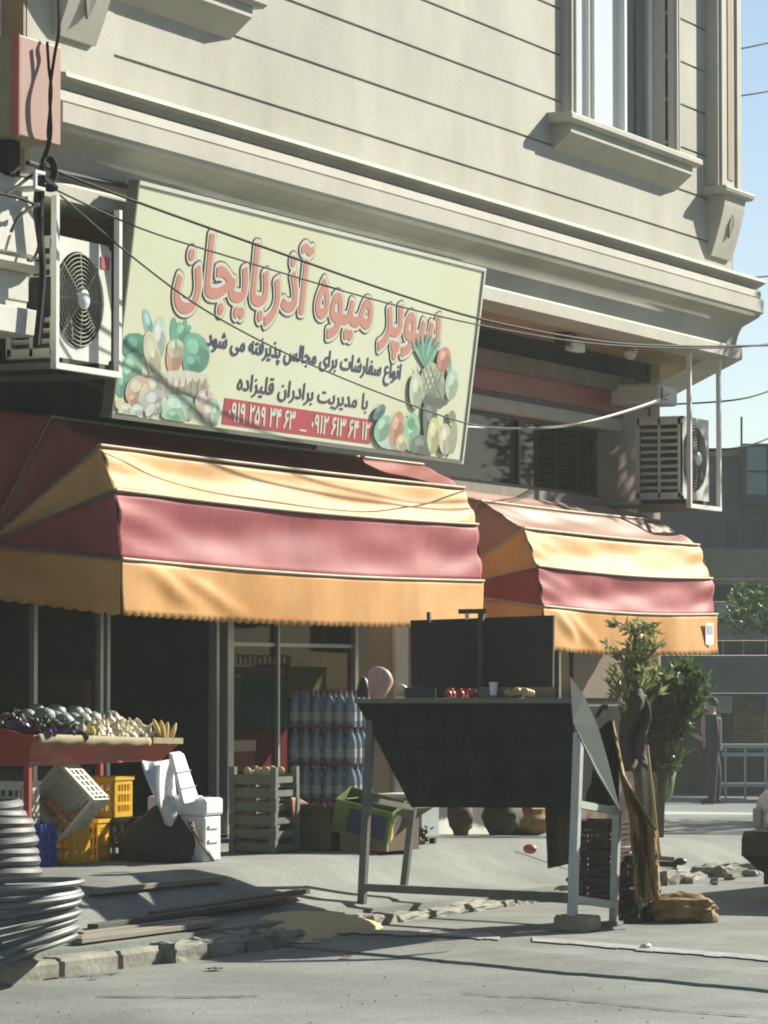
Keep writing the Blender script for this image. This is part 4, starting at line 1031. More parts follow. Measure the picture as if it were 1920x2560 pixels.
bn = thing('banana_hand', 'small hand of yellow bananas at the right end of the red trough', 'bananas', PY(352, 1595, -.25))
bp = PY(352, 1599, -.10)
for k in range(4):
    a = -1.1 + k * .62
    pts = [bp + Vector((.03 * k - .05, -.01 - .01 * (k % 2), -.01 * k)) + Vector((math.sin(a) * r * .9, -.03 * r * 2, r - .6 * r * r * 4 * .1)) for r in (0, .04, .08, .12, .15)]
    MB().tube(pts, [.010, .018, .02, .017, .006], 7).build('banana', ging, bn, smooth=True)

# polystyrene boxes, loose sheet and slab
fb = PY(450, 1800, -.62)
def foam_box(label, xl, xr, Yf, d, z0, h):
    xa, xb = PY(xl, 1800, Yf).x, PY(xr, 1800, Yf).x
    o = thing('foam_box', label, 'foam box', ((xa + xb) / 2, Yf + d / 2, z0), group='white foam boxes')
    m = MB().box(xa, xb, Yf, Yf + d, z0, z0 + h * .72); m.build('tub', foam, o, bevel=.015)
    MB().box(xa - .012, xb + .012, Yf - .012, Yf + d + .012, z0 + h * .722, z0 + h).build('collar', foam, o, bevel=.02)
    for k in (.30, .52): MB().box(xa + .05, xb - .05, Yf - .010, Yf - .001, z0 + h * k, z0 + h * k + .02).build('moulded_rib', foam, o)
    MB().box(xa + .05, xb - .05, Yf + .05, Yf + d - .05, z0 + h + .0005, z0 + h + .004).build('painted_hollow', mat('foam_hollow_shade', (.32, .33, .34), .7), o)  # flat grey sheet on the solid box, painted as its shaded inside
foam_box('white foam box standing at the right front of the foam pair', 442, 478, -.66, .30, GZ - .01, .42)
foam_box('white foam box standing just left of its twin, beside the black sack', 408, 438, -.52, .30, GZ - .01, .43)
sl = thing('foam_slab', 'long white foam slab leaning against the red trough', 'foam slab', PY(400, 1690, -.45))
pp = [PY(372, 1632, -.44), PY(398, 1628, -.44), PY(432, 1730, -.60), PY(398, 1738, -.60)]
MB().prism(pp, (.05, .06, .02)).build('slab', foam, sl, bevel=.012)
for t in (.35, .68): MB().bar(pp[0].lerp(pp[3], t) + Vector((0, -.008, 0)), pp[1].lerp(pp[2], t) + Vector((0, -.008, 0)), .006).build('score_line', mat('foam_score', (.4, .42, .45), .7), sl)
pb = tag(MB().grid(lambda u, v: PY((306 + 46 * v ** 1.3) * (1 - u) + (372 + 14 * v) * u, 1642 + 120 * v - 6 * u + 6 * math.sin(u * 3), -.30 - .10 * v + .02 * math.sin(u * 9 + v * 5)), 12, 14).build('plastic_sheet', mat('milky_plastic', (.55, .57, .58), .3, .05, trans=.0), smooth=True), 'milky plastic sheet hanging off the red trough by the foam slab', 'plastic sheet')
sd = pb.modifiers.new('t', 'SOLIDIFY'); sd.thickness = .004
pbag = tag(MB().ell(PY(366, 1750, -.50), (.06, .05, .10), 14, 10, None, lambda n: 1 + .10 * math.sin(7 * n.x + 5 * n.z) + rnd(-.03, .03)).build('plastic_bag', mat('milky_plastic', (.55, .57, .58), .3, .05), smooth=True), 'crumpled white plastic bag hanging below the red trough end', 'bag')
# black sack and earth-brown rag
random.seed(5)
c = PY(372, 1825, -.40)
sk = tag(MB().ell((c.x + .0, c.y + .05, GZ + .10), (.30, .26, .24), 20, 12, None, lambda n: 1 + .13 * math.sin(5 * n.x + 2) * math.cos(4 * n.y) + rnd(-.03, .03)).build('black_sack', mat('black_sack', (.022, .018, .013), .7, .3, 12., .3, 25), smooth=True), 'slumped black sack on the pavement left of the foam boxes', 'sack')
rg = tag(MB().grid(lambda u, v: PY(405 + 62 * v + 10 * u * (1 - v) - 4 * math.sin(v * 6), 1770 + 96 * v + 6 * u + 12 * u * v, -.62 - .06 * u + .02 * math.sin(u * 7 + v * 9)), 8, 18).build('brown_rag', mat('brown_rag', (.20, .13, .075), .85, .25, 9.), smooth=True), 'stiff brown cloth edge trailing from the black sack', 'cloth')
sd = rg.modifiers.new('t', 'SOLIDIFY'); sd.thickness = .012
# stack of grey crates with potatoes on top
sx0, sx1 = 1.73, 2.05
for k in range(6):
    r = thing('stacking_crate', ['lowest', 'second', 'third', 'fourth', 'fifth', 'topmost'][k] + ' grey crate of the stack by the door post, counted from the pavement', 'crate', ((sx0 + sx1) / 2 + rnd(-.006, .006), -.40, GZ - .005 + k * .094), (0, 0, rnd(-.03, .03)), 'grey stacking crates by the door')
    w, d, h = .33, .32, .089
    for sx in (-1, 1):
        for sy in (-1, 1): MB().box(sx * w / 2 - .022, sx * w / 2 + .022, sy * d / 2 - .022, sy * d / 2 + .022, 0, h + (.035 if k == 5 else .003)).build('corner_post', greywood, r, world=False)
    for sy in (-1, 1): MB().box(-w / 2 + .023, w / 2 - .023, sy * d / 2 - .008, sy * d / 2 + .008, .012, h * .62).build('slat', greywood, r, world=False)
    for sx in (-1, 1): MB().box(sx * w / 2 - .008, sx * w / 2 + .008, -d / 2 + .023, d / 2 - .023, .010, h * .80).build('slat', greywood, r, world=False)
    MB().box(-w / 2 + .02, w / 2 - .02, -d / 2 + .02, d / 2 - .02, .0, .010).build('base', greywood, r, world=False)
for k in range(14):
    q = Vector((1.89 + rnd(-.12, .12), -.40 + rnd(-.12, .12), GZ + 5 * .094 + .06 + rnd(0, .04)))
    tag(MB().ell(q, (rnd(.03, .042), .03, .028), 8, 6, Matrix.Rotation(rnd(0, 3), 3, 'Z')).build('potato', mat('pale_potato', (.46, .35, .18), .7, .2, 14.), smooth=True), 'pale potato in the topmost grey crate', 'potato', 'potatoes in the grey crate')
# shrink-wrapped bottle packs: 4 layers of 2
bt = mat('bottle_plastic', (.30, .38, .44), .22, .08, 6., trans=.35, spec=.6); capm = mat('bottle_cap', (.26, .05, .07), .4); lab = mat('bottle_label', (.36, .38, .35), .5, .3, 30.)
wrap = mat('shrink_seam', (.20, .08, .10), .4)
bprof = [(.001, 0), (.042, .002), (.045, .02), (.045, .14), (.043, .17), (.030, .215), (.016, .245), (.015, .258), (.001, .259)]
proto = MB().lathe(bprof, (0, 0, 0), 10)
capp = MB().lathe([(.001, .256), (.018, .257), (.018, .276), (.001, .277)], (0, 0, 0), 10)
labp = MB().lathe([(.0456, .045), (.0462, .046), (.0462, .11), (.0456, .111)], (0, 0, 0), 10)
pm = None
lay = ['lowest', 'second', 'third', 'top']
for L_ in range(4):
    for s in range(2):
        pk = thing('bottle_pack', lay[L_] + ' layer bottle pack in the shrink-wrapped stack, ' + ('wall side' if s else 'street side'), 'bottle pack', (4.18, -.0 + .285 * s, GZ + .278 * L_), group='shrink-wrapped bottle packs')
        for i in range(4):
            for j in range(3):
                if pm is None:
                    b = proto.build('bottle', bt, pk, smooth=True, world=False); cpo = capp.build('cap', capm, b, world=False); lo = labp.build('label_wrap', lab, b, world=False); pm = (b, cpo, lo)
                    b['label'] = 'bluish clear plastic bottle'
                else:
                    b = pm[0].copy(); COL.objects.link(b); b.parent = pk
                    for ch in pm[1:]: c2 = ch.copy(); COL.objects.link(c2); c2.parent = b
                b.location = (i * .095 + .05, j * .0915 + .052, 0)
        MB().box(.0, .40, .005, .284, -.0015, .0005).build('wrap_base', wrap, pk, world=False)
        MB().box(-.004, -.001, .005, .284, .0, .014).build('wrap_seam', wrap, pk, world=False)
# cardboard cartons around the bottles
def carton(label, c, w, d, h, rot, m, flap=True, name='cardboard_carton'):
    r = thing(name, label, 'carton', c, rot, 'cartons by the bottle stack')
    MB().box(-w / 2, w / 2, -d / 2, -d / 2 + .008, 0, h).box(-w / 2, w / 2, d / 2 - .008, d / 2, 0, h).box(-w / 2, -w / 2 + .008, -d / 2 + .008, d / 2 - .008, 0, h).box(w / 2 - .008, w / 2, -d / 2 + .008, d / 2 - .008, 0, h).box(-w / 2 + .008, w / 2 - .008, -d / 2 + .008, d / 2 - .008, 0, .008).build('body', m, r, world=False)
    if flap:
        MB().obox((-w / 2 - .05, 0, h - .03), (.07, 0, -.05), (0, d / 2, 0), (.002, 0, .003)).build('flap', m, r, world=False)
        MB().obox((0, -d / 2 - .05, h + .02), (w / 2, 0, 0), (0, .07, -.04), (0, .002, .003)).build('flap', m, r, world=False)
    return r
carton('open brown carton leaning before the bottle stack', (2.45, -.52, GZ), .40, .38, .30, (0, 0, .1), card_dk)
carton('dark brown carton on the pavement right of the open one', (2.65, -.92, GZ - .01), .42, .42, .24, (0, 0, -.1), card_dk)
cf = tag(MB().grid(lambda u, v: PY(626 + 66 * u + 6 * v, 1722 + 40 * u * u + (52 - 34 * u) * v, -.62 + .12 * math.sin(u * 2.6) + .05 * v), 14, 8).build('bent_cardboard', mat('bent_board', (.27, .12, .06), .75, .15), smooth=True), 'bent orange-brown cardboard sheet right of the grey crate stack', 'cardboard')
sd = cf.modifiers.new('t', 'SOLIDIFY'); sd.thickness = .006
cb = carton('crushed green, blue and yellow printed carton in the sun', (PY(818, 1790, -1.0).x, -.90, GZ + .12), .36, .42, .24, (R(14), R(-12), .15), mat('printed_green', (.10, .17, .04), .5, .3, 6.), False, 'printed_carton')
MB().box(-.186, -.182, -.18, .10, .03, .20).build('print_panel', mat('print_blue', (.02, .03, .09), .5), cb, world=False)
MB().box(-.14, .16, -.216, -.212, .02, .19).build('print_panel', mat('print_yellow', (.62, .46, .08), .5, .3, 9.), cb, world=False)
MB().ell((.02, -.214, .11), (.10, .006, .07), 12, 8).build('print_panel', mat('print_violet', (.36, .36, .44), .5, .4, 16.), cb, world=False)
cu = carton('small sunlit brown carton under the printed one', (PY(818, 1790, -1.0).x, -.92, GZ - .01), .30, .34, .13, (0, 0, .2), card, False)
# greyish plastic bin by the wall and leafy scraps
bn2 = thing('plastic_bin', 'grey-white plastic bin by the wall left of the cart', 'bin', (3.55, -.75, GZ))
MB().box(3.38, 3.72, -.92, -.58, GZ + .03, GZ + .33).build('tub', mat('bin_grey', (.30, .34, .33), .5), bn2, bevel=.02)
MB().box(3.36, 3.74, -.94, -.56, GZ + .331, GZ + .36).build('rim', white_plastic, bn2, bevel=.012)
for x, y in ((3.42, -.88), (3.68, -.88), (3.42, -.62), (3.68, -.62)): MB().box(x - .02, x + .02, y - .02, y + .02, GZ - .01, GZ + .03).build('foot', black_plastic, bn2)
random.seed(8)
m = MB()
for k in range(160):
    p = Vector((3.15 + rnd(-.12, .12), -.95 + rnd(-.10, .10), GZ + rnd(0, .12))); a = Vector((rnd(-1, 1), rnd(-1, 1), rnd(-.3, 1))).normalized() * .045; b = a.cross(Vector((rnd(-1, 1), rnd(-1, 1), 1))).normalized() * .02
    m.add([p, p + a * .5 + b, p + a, p + a * .5 - b], [(0, 1, 2, 3)])
stuff(tag(m.build('herb_scraps', mat('herb_green', (.07, .09, .05), .6, .3)), 'dark leafy scraps on the pavement beside the printed carton', 'greens'))
# inside the shop: counter, shelves, melons, posters
sh = thing('melon_shelf', 'dim shelf behind the left shop window', 'shelf', (0, 1.5, GZ))
MB().box(-1.0, 1.9, 1.02, 1.6, 1.34, 1.40).build('board', card_dk, sh)
for x in (-.95, .4, 1.85): MB().box(x - .03, x + .03, 1.06, 1.55, GZ, 1.34).build('leg', steel_dull, sh)
mel = mat('orange_melon', (.62, .25, .07), .55, .25, 10.)
for px, py, r in ((70, 1480, .10), (92, 1470, .14), (118, 1490, .11), (150, 1478, .15), (180, 1484, .11), (40, 1470, .09), (20, 1486, .12)):
    q = PY(px, py, 1.2)
    tag(MB().ell((q.x, 1.2, 1.40 + r), (r, r, r * 1.05), 14, 10).build('melon', mel, smooth=True), 'dull orange melon on the dim shelf inside the shop', 'melon', 'melons inside the shop')
ct = thing('shop_counter', 'dark counter with yellow bags deep in the open doorway', 'counter', (3.0, 2.2, GZ))
MB().box(2.3, 3.7, 2.0, 2.5, GZ + .02, 1.25).build('body', mat('counter_brown', (.06, .045, .025), .6), ct); MB().box(2.25, 3.75, 1.95, 2.55, 1.251, 1.29).build('top', steel_dull, ct)
for k, (dx, c) in enumerate(((.2, (.30, .18, .03)), (.55, (.12, .11, .04)), (.9, (.32, .2, .03)), (1.15, (.22, .10, .05)))):
    tag(MB().ell((2.3 + dx, 2.2, 1.42), (.10, .08, .15), 10, 8, None, lambda n: 1 + rnd(-.06, .06)).build('goods_bag', mat('goods_%d' % k, c, .5), smooth=True), ['yellow bag at the left of the dark counter', 'olive bag second on the dark counter', 'yellow bag third along the dark counter', 'brownish bag at the right of the dark counter'][k], 'bag', 'bags on the shop counter')
yw = thing('yellow_sack', 'dull yellow sack standing inside the doorway by the post', 'sack', (3.5, .75, GZ)); 
MB().ell((3.52, .55, GZ + .22), (.14, .12, .27), 12, 9, None, lambda n: 1 + rnd(-.07, .07)).build('bag', mat('ochre_sack', (.22, .14, .02), .7, .2, 12.), yw, smooth=True)
pos = thing('window_poster', 'green and red poster pasted inside the shop window by the door', 'poster', (4.3, YW, 1.2))
a, b = PY(497, 1560, .985), PY(622, 1560, .985)
def ppan(x0p, y0p, x1p, y1p, m, nm, dy=0.):
    q0, q1 = PY(x0p, y0p, .95), PY(x1p, y1p, .95)
    return MB().box(q0.x, q1.x, .950 - dy, .952 - dy, min(q0.z, q1.z), max(q0.z, q1.z)).build(nm, m, pos)
ppan(498, 1462, 620, 1575, mat('poster_green', (.012, .06, .038), .95, .4, 5., spec=.05), 'green_field')
ppan(498, 1576, 620, 1668, mat('poster_red', (.10, .012, .016), .95, .25, 5., spec=.05), 'red_field')
ppan(622, 1440, 705, 1508, mat('poster_olive', (.06, .055, .01), .95, .35, 5., spec=.05), 'olive_field')
ppan(500, 1600, 552, 1622, mat('poster_cream', (.34, .25, .16), .5), 'cream_strip', .003)
ppan(505, 1624, 550, 1664, mat('poster_rust', (.22, .05, .03), .95, .2), 'rust_strip', .003)
ppan(500, 1414, 626, 1436, mat('sticker_maroon', (.12, .035, .035), .95, .4, 26.), 'sticker_band', .003)
ppan(498, 1440, 616, 1458, mat('sticker_pale', (.10, .06, .06), .95, .5, 30., spec=.05), 'sticker_band', .003)
for k in range(11):
    x = 506 + k * 10.5
    ppan(x, 1417 + (k % 3) * 2, x + 4.5, 1433, mat('sticker_mark', (.30, .22, .20), .5), 'sticker_mark', .005)
# ------------------------------------------------------------------ the vegetable cart
cart = thing('vegetable_cart', 'dark hopper-bodied steel vegetable cart on legs in front of the awnings', 'cart', (.5, -2.6, .05))
dA, dB, dC, dA2 = 24.1, 22.8, 23.35, 24.65
def dAB(px): return dA + (px - 790) / (1240 - 790) * (dB - dA)
tubeM = mat('dull_cart_tube', (.13, .13, .11), .5, .2, 9.); tubeL = mat('galvanised_tube', (.48, .50, .46), .5, .12, 9.)
A0, A1 = PD(781, 1968, dA), PD(801, 1555, dA)
B0, B1 = PD(1236, 1978, dB), PD(1250, 1585, dB)
C0, C1 = PD(1325, 1990, dC), PD(1333, 1748, dC)
E0, E1 = PD(872, 1918, dA2), PD(893, 1738, dA2)
for p, q, w in ((A0, A1, .048), (E0, E1, .042)): MB().bar(p, q, w, w).build('post', tubeM, cart)
for p, q, w in ((B0, B1, .052), (C0, C1, .045)): MB().bar(p, q, w, w).build('post', tubeL, cart)
MB().bar(PD(788, 1917, dA), PD(1232, 1938, dB), .045, .05).build('rail', tubeM, cart)
MB().bar(PD(797, 1727, dA), PD(893, 1745, dA2), .035, .035).build('rail', tubeM, cart)
MB().bar(PD(1246, 1737, dB), PD(1332, 1753, dC), .045, .045).build('rail', tubeL, cart)
MB().bar(PD(1239, 1942, dB), PD(1326, 1955, dC), .045, .045).build('rail', tubeL, cart)
MB().bar(PD(874, 1918, dA2), PD(1326, 1952, dC), .04, .04).build('rail', tubeM, cart)
EX = Vector((.62, -.05, 0))
hop = mat('black_green_sheet', (.022, .026, .023), .85, .25, 5., .1, 30, spec=.12)
grime(hop, (1, 1, .35), .55, .2, 40, 3.0, .12)
TL, TR, BR, BL = PD(770, 1516, dAB(770)), PD(1240, 1516, dAB(1240)), PD(1240, 1746, dAB(1240)), PD(890, 1744, dAB(890))
nb_ = 9
def lef(t): # left outline of the hopper front, t from top to bottom
    return PD(770 + 120 * t ** .92, 1516 + 228 * t, dAB(770 + 120 * t))
for k in range(nb_):
    t0, t1 = k / nb_ + .0012, (k + 1) / nb_ - .0012
    poly = [lef(t0), TR.lerp(BR, t0), TR.lerp(BR, t1), lef(t1)]
    MB().prism(poly, EX.normalized() * (.014 + .001 * (k % 2))).build('sheet_board', hop, cart)
MB().prism([p + EX for p in (TL, TR, BR, BL)], (.014, 0, 0)).build('back_sheet', hop, cart)
MB().prism([TR + Vector((.016, 0, 0)), TR + EX, BR + EX, BR + Vector((.016, 0, 0))], (0, .012, 0)).build('end_sheet', hop, cart)
MB().prism([TL + Vector((.018, 0, 0)), TL + EX, BL + EX, BL + Vector((.018, 0, 0))], (0, .012, 0)).build('end_sheet', hop, cart)
MB().prism([BL + Vector((.018, 0, .02)), BL + EX + Vector((0, 0, .02)), BR + EX + Vector((0, 0, .02)), BR + Vector((.018, 0, .02))], (0, 0, .012)).build('bottom_sheet', hop, cart)
dk = MB().prism([TL + Vector((.02, 0, -.03)), TL + EX + Vector((0, 0, -.03)), TR + EX + Vector((0, 0, -.03)), TR + Vector((.02, 0, -.03))], (0, 0, .012)); dk.build('deck', steel_dull, cart)
MB().bar(TL + Vector((-.01, 0, .006)), TR + Vector((-.01, 0, .006)), .03, .03).build('rim', mat('rim_strip', (.17, .18, .14), .5), cart)
MB().bar(TL + EX + Vector((.02, 0, .006)), TR + EX + Vector((.02, 0, .006)), .03, .03).build('rim', steel_dull, cart)
MB().tube([PD(1238, 1530, dB + .3), PD(1312, 1527, dB + .35)], .018, 8).build('handle', black_plastic, cart)
# blocks under the feet
random.seed(3)
b = PD(1225, 2012, dB)
tag(rough_block(b.x - .02, b.x + .18, b.y - .16, b.y + .09, b.z - .01, b.z + .098, .006).build('concrete_block', mat('block_tan', (.30, .25, .18), .9, .2, 9., .3, 40)), 'tan concrete block under the front leg of the cart', 'block')
b = PD(1318, 2000, dC)
tag(rough_block(b.x - .06, b.x + .06, b.y - .07, b.y + .05, b.z - .02, b.z + .03, .004).build('stone_chock', mat('chock_grey', (.2, .19, .17), .9)), 'flat grey stone under the rear leg of the cart', 'stone')
b = PD(781, 1972, dA)
tag(rough_block(b.x - .09, b.x + .09, b.y - .09, b.y + .09, b.z - .07, b.z + .015, .006).build('stone_chock', mat('chock_grey', (.2, .19, .17), .9)), 'grey stone under the left leg of the cart', 'stone')
# twin dark price boards standing on the cart
pbd = thing('price_board', 'pair of dark boards turned away, standing above the cart', 'board', PD(1040, 1510, 23.7))
bdm = mat('board_back', (.018, .016, .013), .7, .35, 3., .1, 20)
grime(bdm, (1, 1, .3), .5, .2, 50, 3.0)
f1 = [PD(886, 1340, 23.75), PD(1034, 1335, 23.65), PD(1034, 1488, 23.65), PD(888, 1484, 23.75)]
f2 = [PD(1048, 1334, 23.65), PD(1195, 1329, 23.55), PD(1193, 1484, 23.55), PD(1048, 1488, 23.65)]
MB().prism(f1, (.03, 0, 0)).build('panel', bdm, pbd, bevel=.003); MB().prism(f2, (.03, 0, 0)).build('panel', bdm, pbd, bevel=.003)
brm = mat('board_post_brown', (.06, .045, .025), .6)
MB().bar(PD(1041, 1318, 23.64), PD(1039, 1522, 23.64), .035, .05).build('post', brm, pbd)
MB().bar(PD(990, 1321, 23.62), PD(1050, 1320, 23.62), .03, .03).build('crosspiece', brm, pbd)
MB().bar(PD(926, 1322, 23.7), PD(927, 1345, 23.7), .02, .025).build('peg', brm, pbd)
MB().bar(PD(1008, 1325, 23.6), PD(1010, 1338, 23.6), .02, .02).build('clip', steel_bright, pbd)
# produce on the deck
tom = mat('tomato_red', (.42, .05, .035), .35, .2); pk = mat('pink_net_bag', (.52, .33, .27), .5, .1, 12.); crm = mat('pale_cream_veg', (.6, .5, .36), .5, .1)
random.seed(14)
def on_deck(px, py, off=.25): return PD(px, py, dAB(px) + off * .9)
q = on_deck(820, 1480, .2)
tag(MB().ell(q + Vector((0, 0, .02)), (.075, .085, .105), 16, 12, None, lambda n: 1 + .08 * math.sin(4 * n.z + 3 * n.x) + rnd(-.015, .015)).build('net_bag', pk, smooth=True), 'pinkish knotted bag of produce standing at the left of the cart top', 'bag')
q = on_deck(866, 1492, .25)
tag(MB().ell(q, (.04, .05, .045), 12, 9).build('cream_squash', crm, smooth=True), 'small cream squash beside the pink bag on the cart', 'squash')
q = on_deck(888, 1496, .3)
tag(MB().ell(q, (.035, .04, .035), 12, 9).build('cream_squash', mat('dull_orange', (.40, .24, .14), .5), smooth=True), 'dull orange squash under the left board on the cart', 'squash')
q = on_deck(785, 1490, .3)
tag(MB().lathe([(.04, -.05), (.045, .0), (.03, .06), (.01, .085), (.001, .087)], q, 10).build('green_gourd', mat('dark_gourd', (.02, .035, .03), .5), smooth=True), 'dark green gourd at the far left of the cart top', 'gourd')
for k in range(13):
    px = (968, 976, 986, 995, 1003, 1012, 1020, 1028, 972, 990, 1008, 1062, 1070)[k]; py = 1500 if k < 8 else 1490
    q = on_deck(px, py, .22 + .1 * (k % 3))
    tag(MB().ell(q, rnd(.024, .03), 9, 7).build('tomato', tom, smooth=True), 'red tomato heaped under the boards in the middle of the cart', 'tomato', 'tomatoes on the cart')
for k in range(9):
    px = 1098 + k * 6; q = on_deck(px, 1497 - 5 * math.sin(k / 8 * math.pi), .2 + .06 * (k % 3))
    tag(MB().ell(q, (.028, .03, .024), 9, 7).build('small_squash', mat('squash_tan', (.46, .31, .14), .5, .15), smooth=True), 'tan fruit heaped near the right end of the cart', 'fruit', 'tan fruit on the cart')
for px, wpx, hpx, mname, lb in ((918, 46, 22, green_pl, 'dark green tray on the cart under the left board'), (1078, 40, 20, greywood, 'grey tray on the cart under the right board')):
    q = on_deck(px, 1508, .3)
    t = thing('produce_tray', lb, 'tray', q)
    MB().box(q.x - .1, q.x + .12, q.y - .12, q.y + .10, q.z - .01, q.z).build('base', mname, t)
    MB().box(q.x - .1, q.x - .088, q.y - .12, q.y + .10, q.z + .001, q.z + .07).build('side', mname, t); MB().box(q.x + .108, q.x + .12, q.y - .12, q.y + .10, q.z + .001, q.z + .07).build('side', mname, t)
q = on_deck(1066, 1492, .1)
tag(MB().lathe([(.022, 0), (.028, .085), (.02, .085), (.016, .006)], (q.x, q.y, q.z - .03), 12).build('paper_cup', upvc, smooth=True), 'white paper cup on the cart right of the board post', 'cup')
# hanging brown sacking and dark crates under the cart
hb = tag(MB().grid(lambda u, v: PD(1180 + 52 * u + 6 * v, 1742 + (134 - 12 * u) * v, dB + .35 + .05 * math.sin(u * 8)), 12, 8).build('hanging_sacking', mat('dark_sacking', (.07, .052, .03), .9, .25, 14.), smooth=True), 'dark brown sacking hanging under the right end of the cart', 'sacking')
sd = hb.modifiers.new('t', 'SOLIDIFY'); sd.thickness = .01
for k in range(3):
    q = PD(1288, 1945 - k * 62, dC + .15)
    r = thing('plastic_crate', ['lowest', 'middle', 'top'][k] + ' dark red-brown crate stacked inside the cart leg frame', 'crate', (q.x + .1, q.y + .02, q.z - .02), (0, 0, .05), 'crates under the cart')
    crate_parts(r, .36, .30, .165, mat('dark_red_crate', (.05, .018, .014), .5, .3))
for k in range(2):
    q = PD(1368, 1992 - k * 78, dC + .3)
    r = thing('plastic_crate', ['lower', 'upper'][k] + ' black crate standing behind the rear leg of the cart', 'crate', (q.x + .1, q.y, q.z), (0, 0, -.05), 'black crates behind the cart')
    crate_parts(r, .30, .16, .2, black_plastic)
# pale board leaning on the cart end
lb_ = mat('pale_foam_board', (.10, .12, .105), .8, .06, spec=.1)
def board_pt(x, y, d): return PD(x, y, d)
poly = [board_pt(1231, 1460, 22.95), board_pt(1262, 1503, 22.85), board_pt(1292, 1570, 22.7), board_pt(1312, 1640, 22.55), board_pt(1340, 1752, 22.3), board_pt(1288, 1665, 22.35), board_pt(1238, 1560, 22.6)]
lbd = tag(MB().prism(poly, Vector((.02, .012, -.012))).build('leaning_board', lb_), 'pale greenish foam board leaning across the right end of the cart', 'board')
# burlap draped behind it down to the ground
bur = mat('burlap', (.27, .18, .075), .9, .3, 11., .4, 80)
def bf(u, v):
    xl = 1318 + 40 * min(1, v * 2.0) + 34 * max(0, v - .5); xr = 1290 + 120 * min(1, v * 1.7) ** 1.2 + 14 * v
    x = xl + (max(xr, xl + 6) - xl) * u; y = 1560 + 388 * v - 6 * math.sin(u * 3)
    return PD(x, y, dC + .10 + .10 * math.sin(u * 7 + v * 6) + .05 * math.sin(u * 15 - v * 11) + .03 * math.sin(u * 31 + v * 23) + rnd(-.012, .012) - .25 * u)
bo_ = tag(MB().grid(bf, 26, 40).build('burlap_cloth', bur, smooth=True), 'tan burlap cloth draped down behind the right end of the cart', 'cloth')
sd = bo_.modifiers.new('t', 'SOLIDIFY'); sd.thickness = .008
random.seed(17)
def sackfn(n): return 1 + .13 * math.sin(6 * n.x + 1) * math.cos(5 * n.y) + .09 * math.sin(11 * n.z + 7 * n.x) + rnd(-.03, .03)
q = PZ(1458, 1992, .05)
tag(MB().ell((q.x + .12, q.y, .13), (.17, .22, .105), 26, 16, Matrix.Rotation(.3, 3, 'Z'), sackfn).build('burlap_sack', bur, smooth=True), 'slumped burlap sack lying on the street right of the cart', 'sack')
tag(MB().ell((q.x + .10, q.y - .19, .075), (.07, .06, .055), 14, 10, None, sackfn).build('sack_neck', bur, smooth=True), 'tied end of the burlap sack nearest the parked car', 'sack')
rk = PZ(1150, 2113, 0)
q = PZ(1625, 2108, .02)
tag(MB().ell((PZ(1395, 2045, .06)), (.03, .035, .02), 7, 5, None, lambda n: rnd(.8, 1.1)).build('pebble', white_plastic), 'single white pebble lying on the street near the cart', 'stone')
fr_ = PZ(1145, 1843, .38)
tag(MB().ell((fr_.x, fr_.y, fr_.z + .03), (.05, .05, .036), 10, 8).build('fallen_fruit', mat('fallen_red', (.40, .12, .05), .5, .3), smooth=True), 'red-orange fruit fallen on the pavement behind the cart', 'fruit')
# brown paper bags and sacks by the wall seen below the cart
for px, py, w, h, c, lb in ((995, 1790, .13, .16, (.12, .07, .035), 'small brown sack by the wall under the cart'), (1130, 1770, .34, .15, (.30, .17, .05), 'orange-tan cloth bundle by the wall under the cart'), (1085, 1795, .2, .16, (.05, .045, .03), 'dark bin bag by the wall under the cart')):
    q = PY(px, py, .35)
    tag(MB().ell((q.x, .35, pave_z(q.x, .35) + h), (w, w * .8, h * 1.05), 16, 12, None, lambda n: 1 + .16 * math.sin(7 * n.x + 5 * n.z + px) * math.cos(6 * n.y) + rnd(-.08, .08)).build('sack', mat('sack_%d' % px, c, .8, .35, 9.), smooth=True), lb, 'sack')

# ------------------------------------------------------------------ pipe coils at the left front
pvc = mat('grey_polypipe', (.10, .103, .105), .55, .15, 8., spec=.35); strand = mat('pale_hose', (.12, .14, .14), .55, .15, 8., spec=.35)
co = PD(-75, 1990, 20.6); co.z = .12
cst = thing('pipe_coil', 'tall coil of thick grey pipe at the left edge', 'pipe coil', (co.x, co.y, .1))
random.seed(6)
zt_ = PD(20, 1742, 20.4).z; zb_ = PD(60, 1885, 20.4).z; nR = 8
for k in range(nR):
    z = zb_ + (zt_ - zb_) * k / (nR - 1); rr = .415 - .12 * (k / (nR - 1)) ** 1.3 - (.03 if k == 0 else 0) + rnd(-.012, .012); ph = rnd(0, 6)
    ox, oy = rnd(-.012, .012), rnd(-.012, .012)
    pts = [(co.x + ox + rr * math.cos(t), co.y + oy + rr * math.sin(t), z + .012 * math.sin(t + ph)) for t in [2 * math.pi * i / 48 for i in range(49)]]
    MB().tube(pts, .033, 8, cap=False).build('pipe_turn', pvc, cst, smooth=True)
MB().lathe([(.30, .0), (.27, .02), (.22, zb_ - .16), (.20, zb_ - .12)], (co.x, co.y, .10), 20).build('drum', mat('drum_dark', (.06, .065, .065), .7), cst)
cs2 = thing('hose_coil', 'loose coil of thin pale hose lying tilted under the grey pipe coil', 'hose coil', (co.x, co.y, .1))
cc = PD(-62, 1985, 19.6)
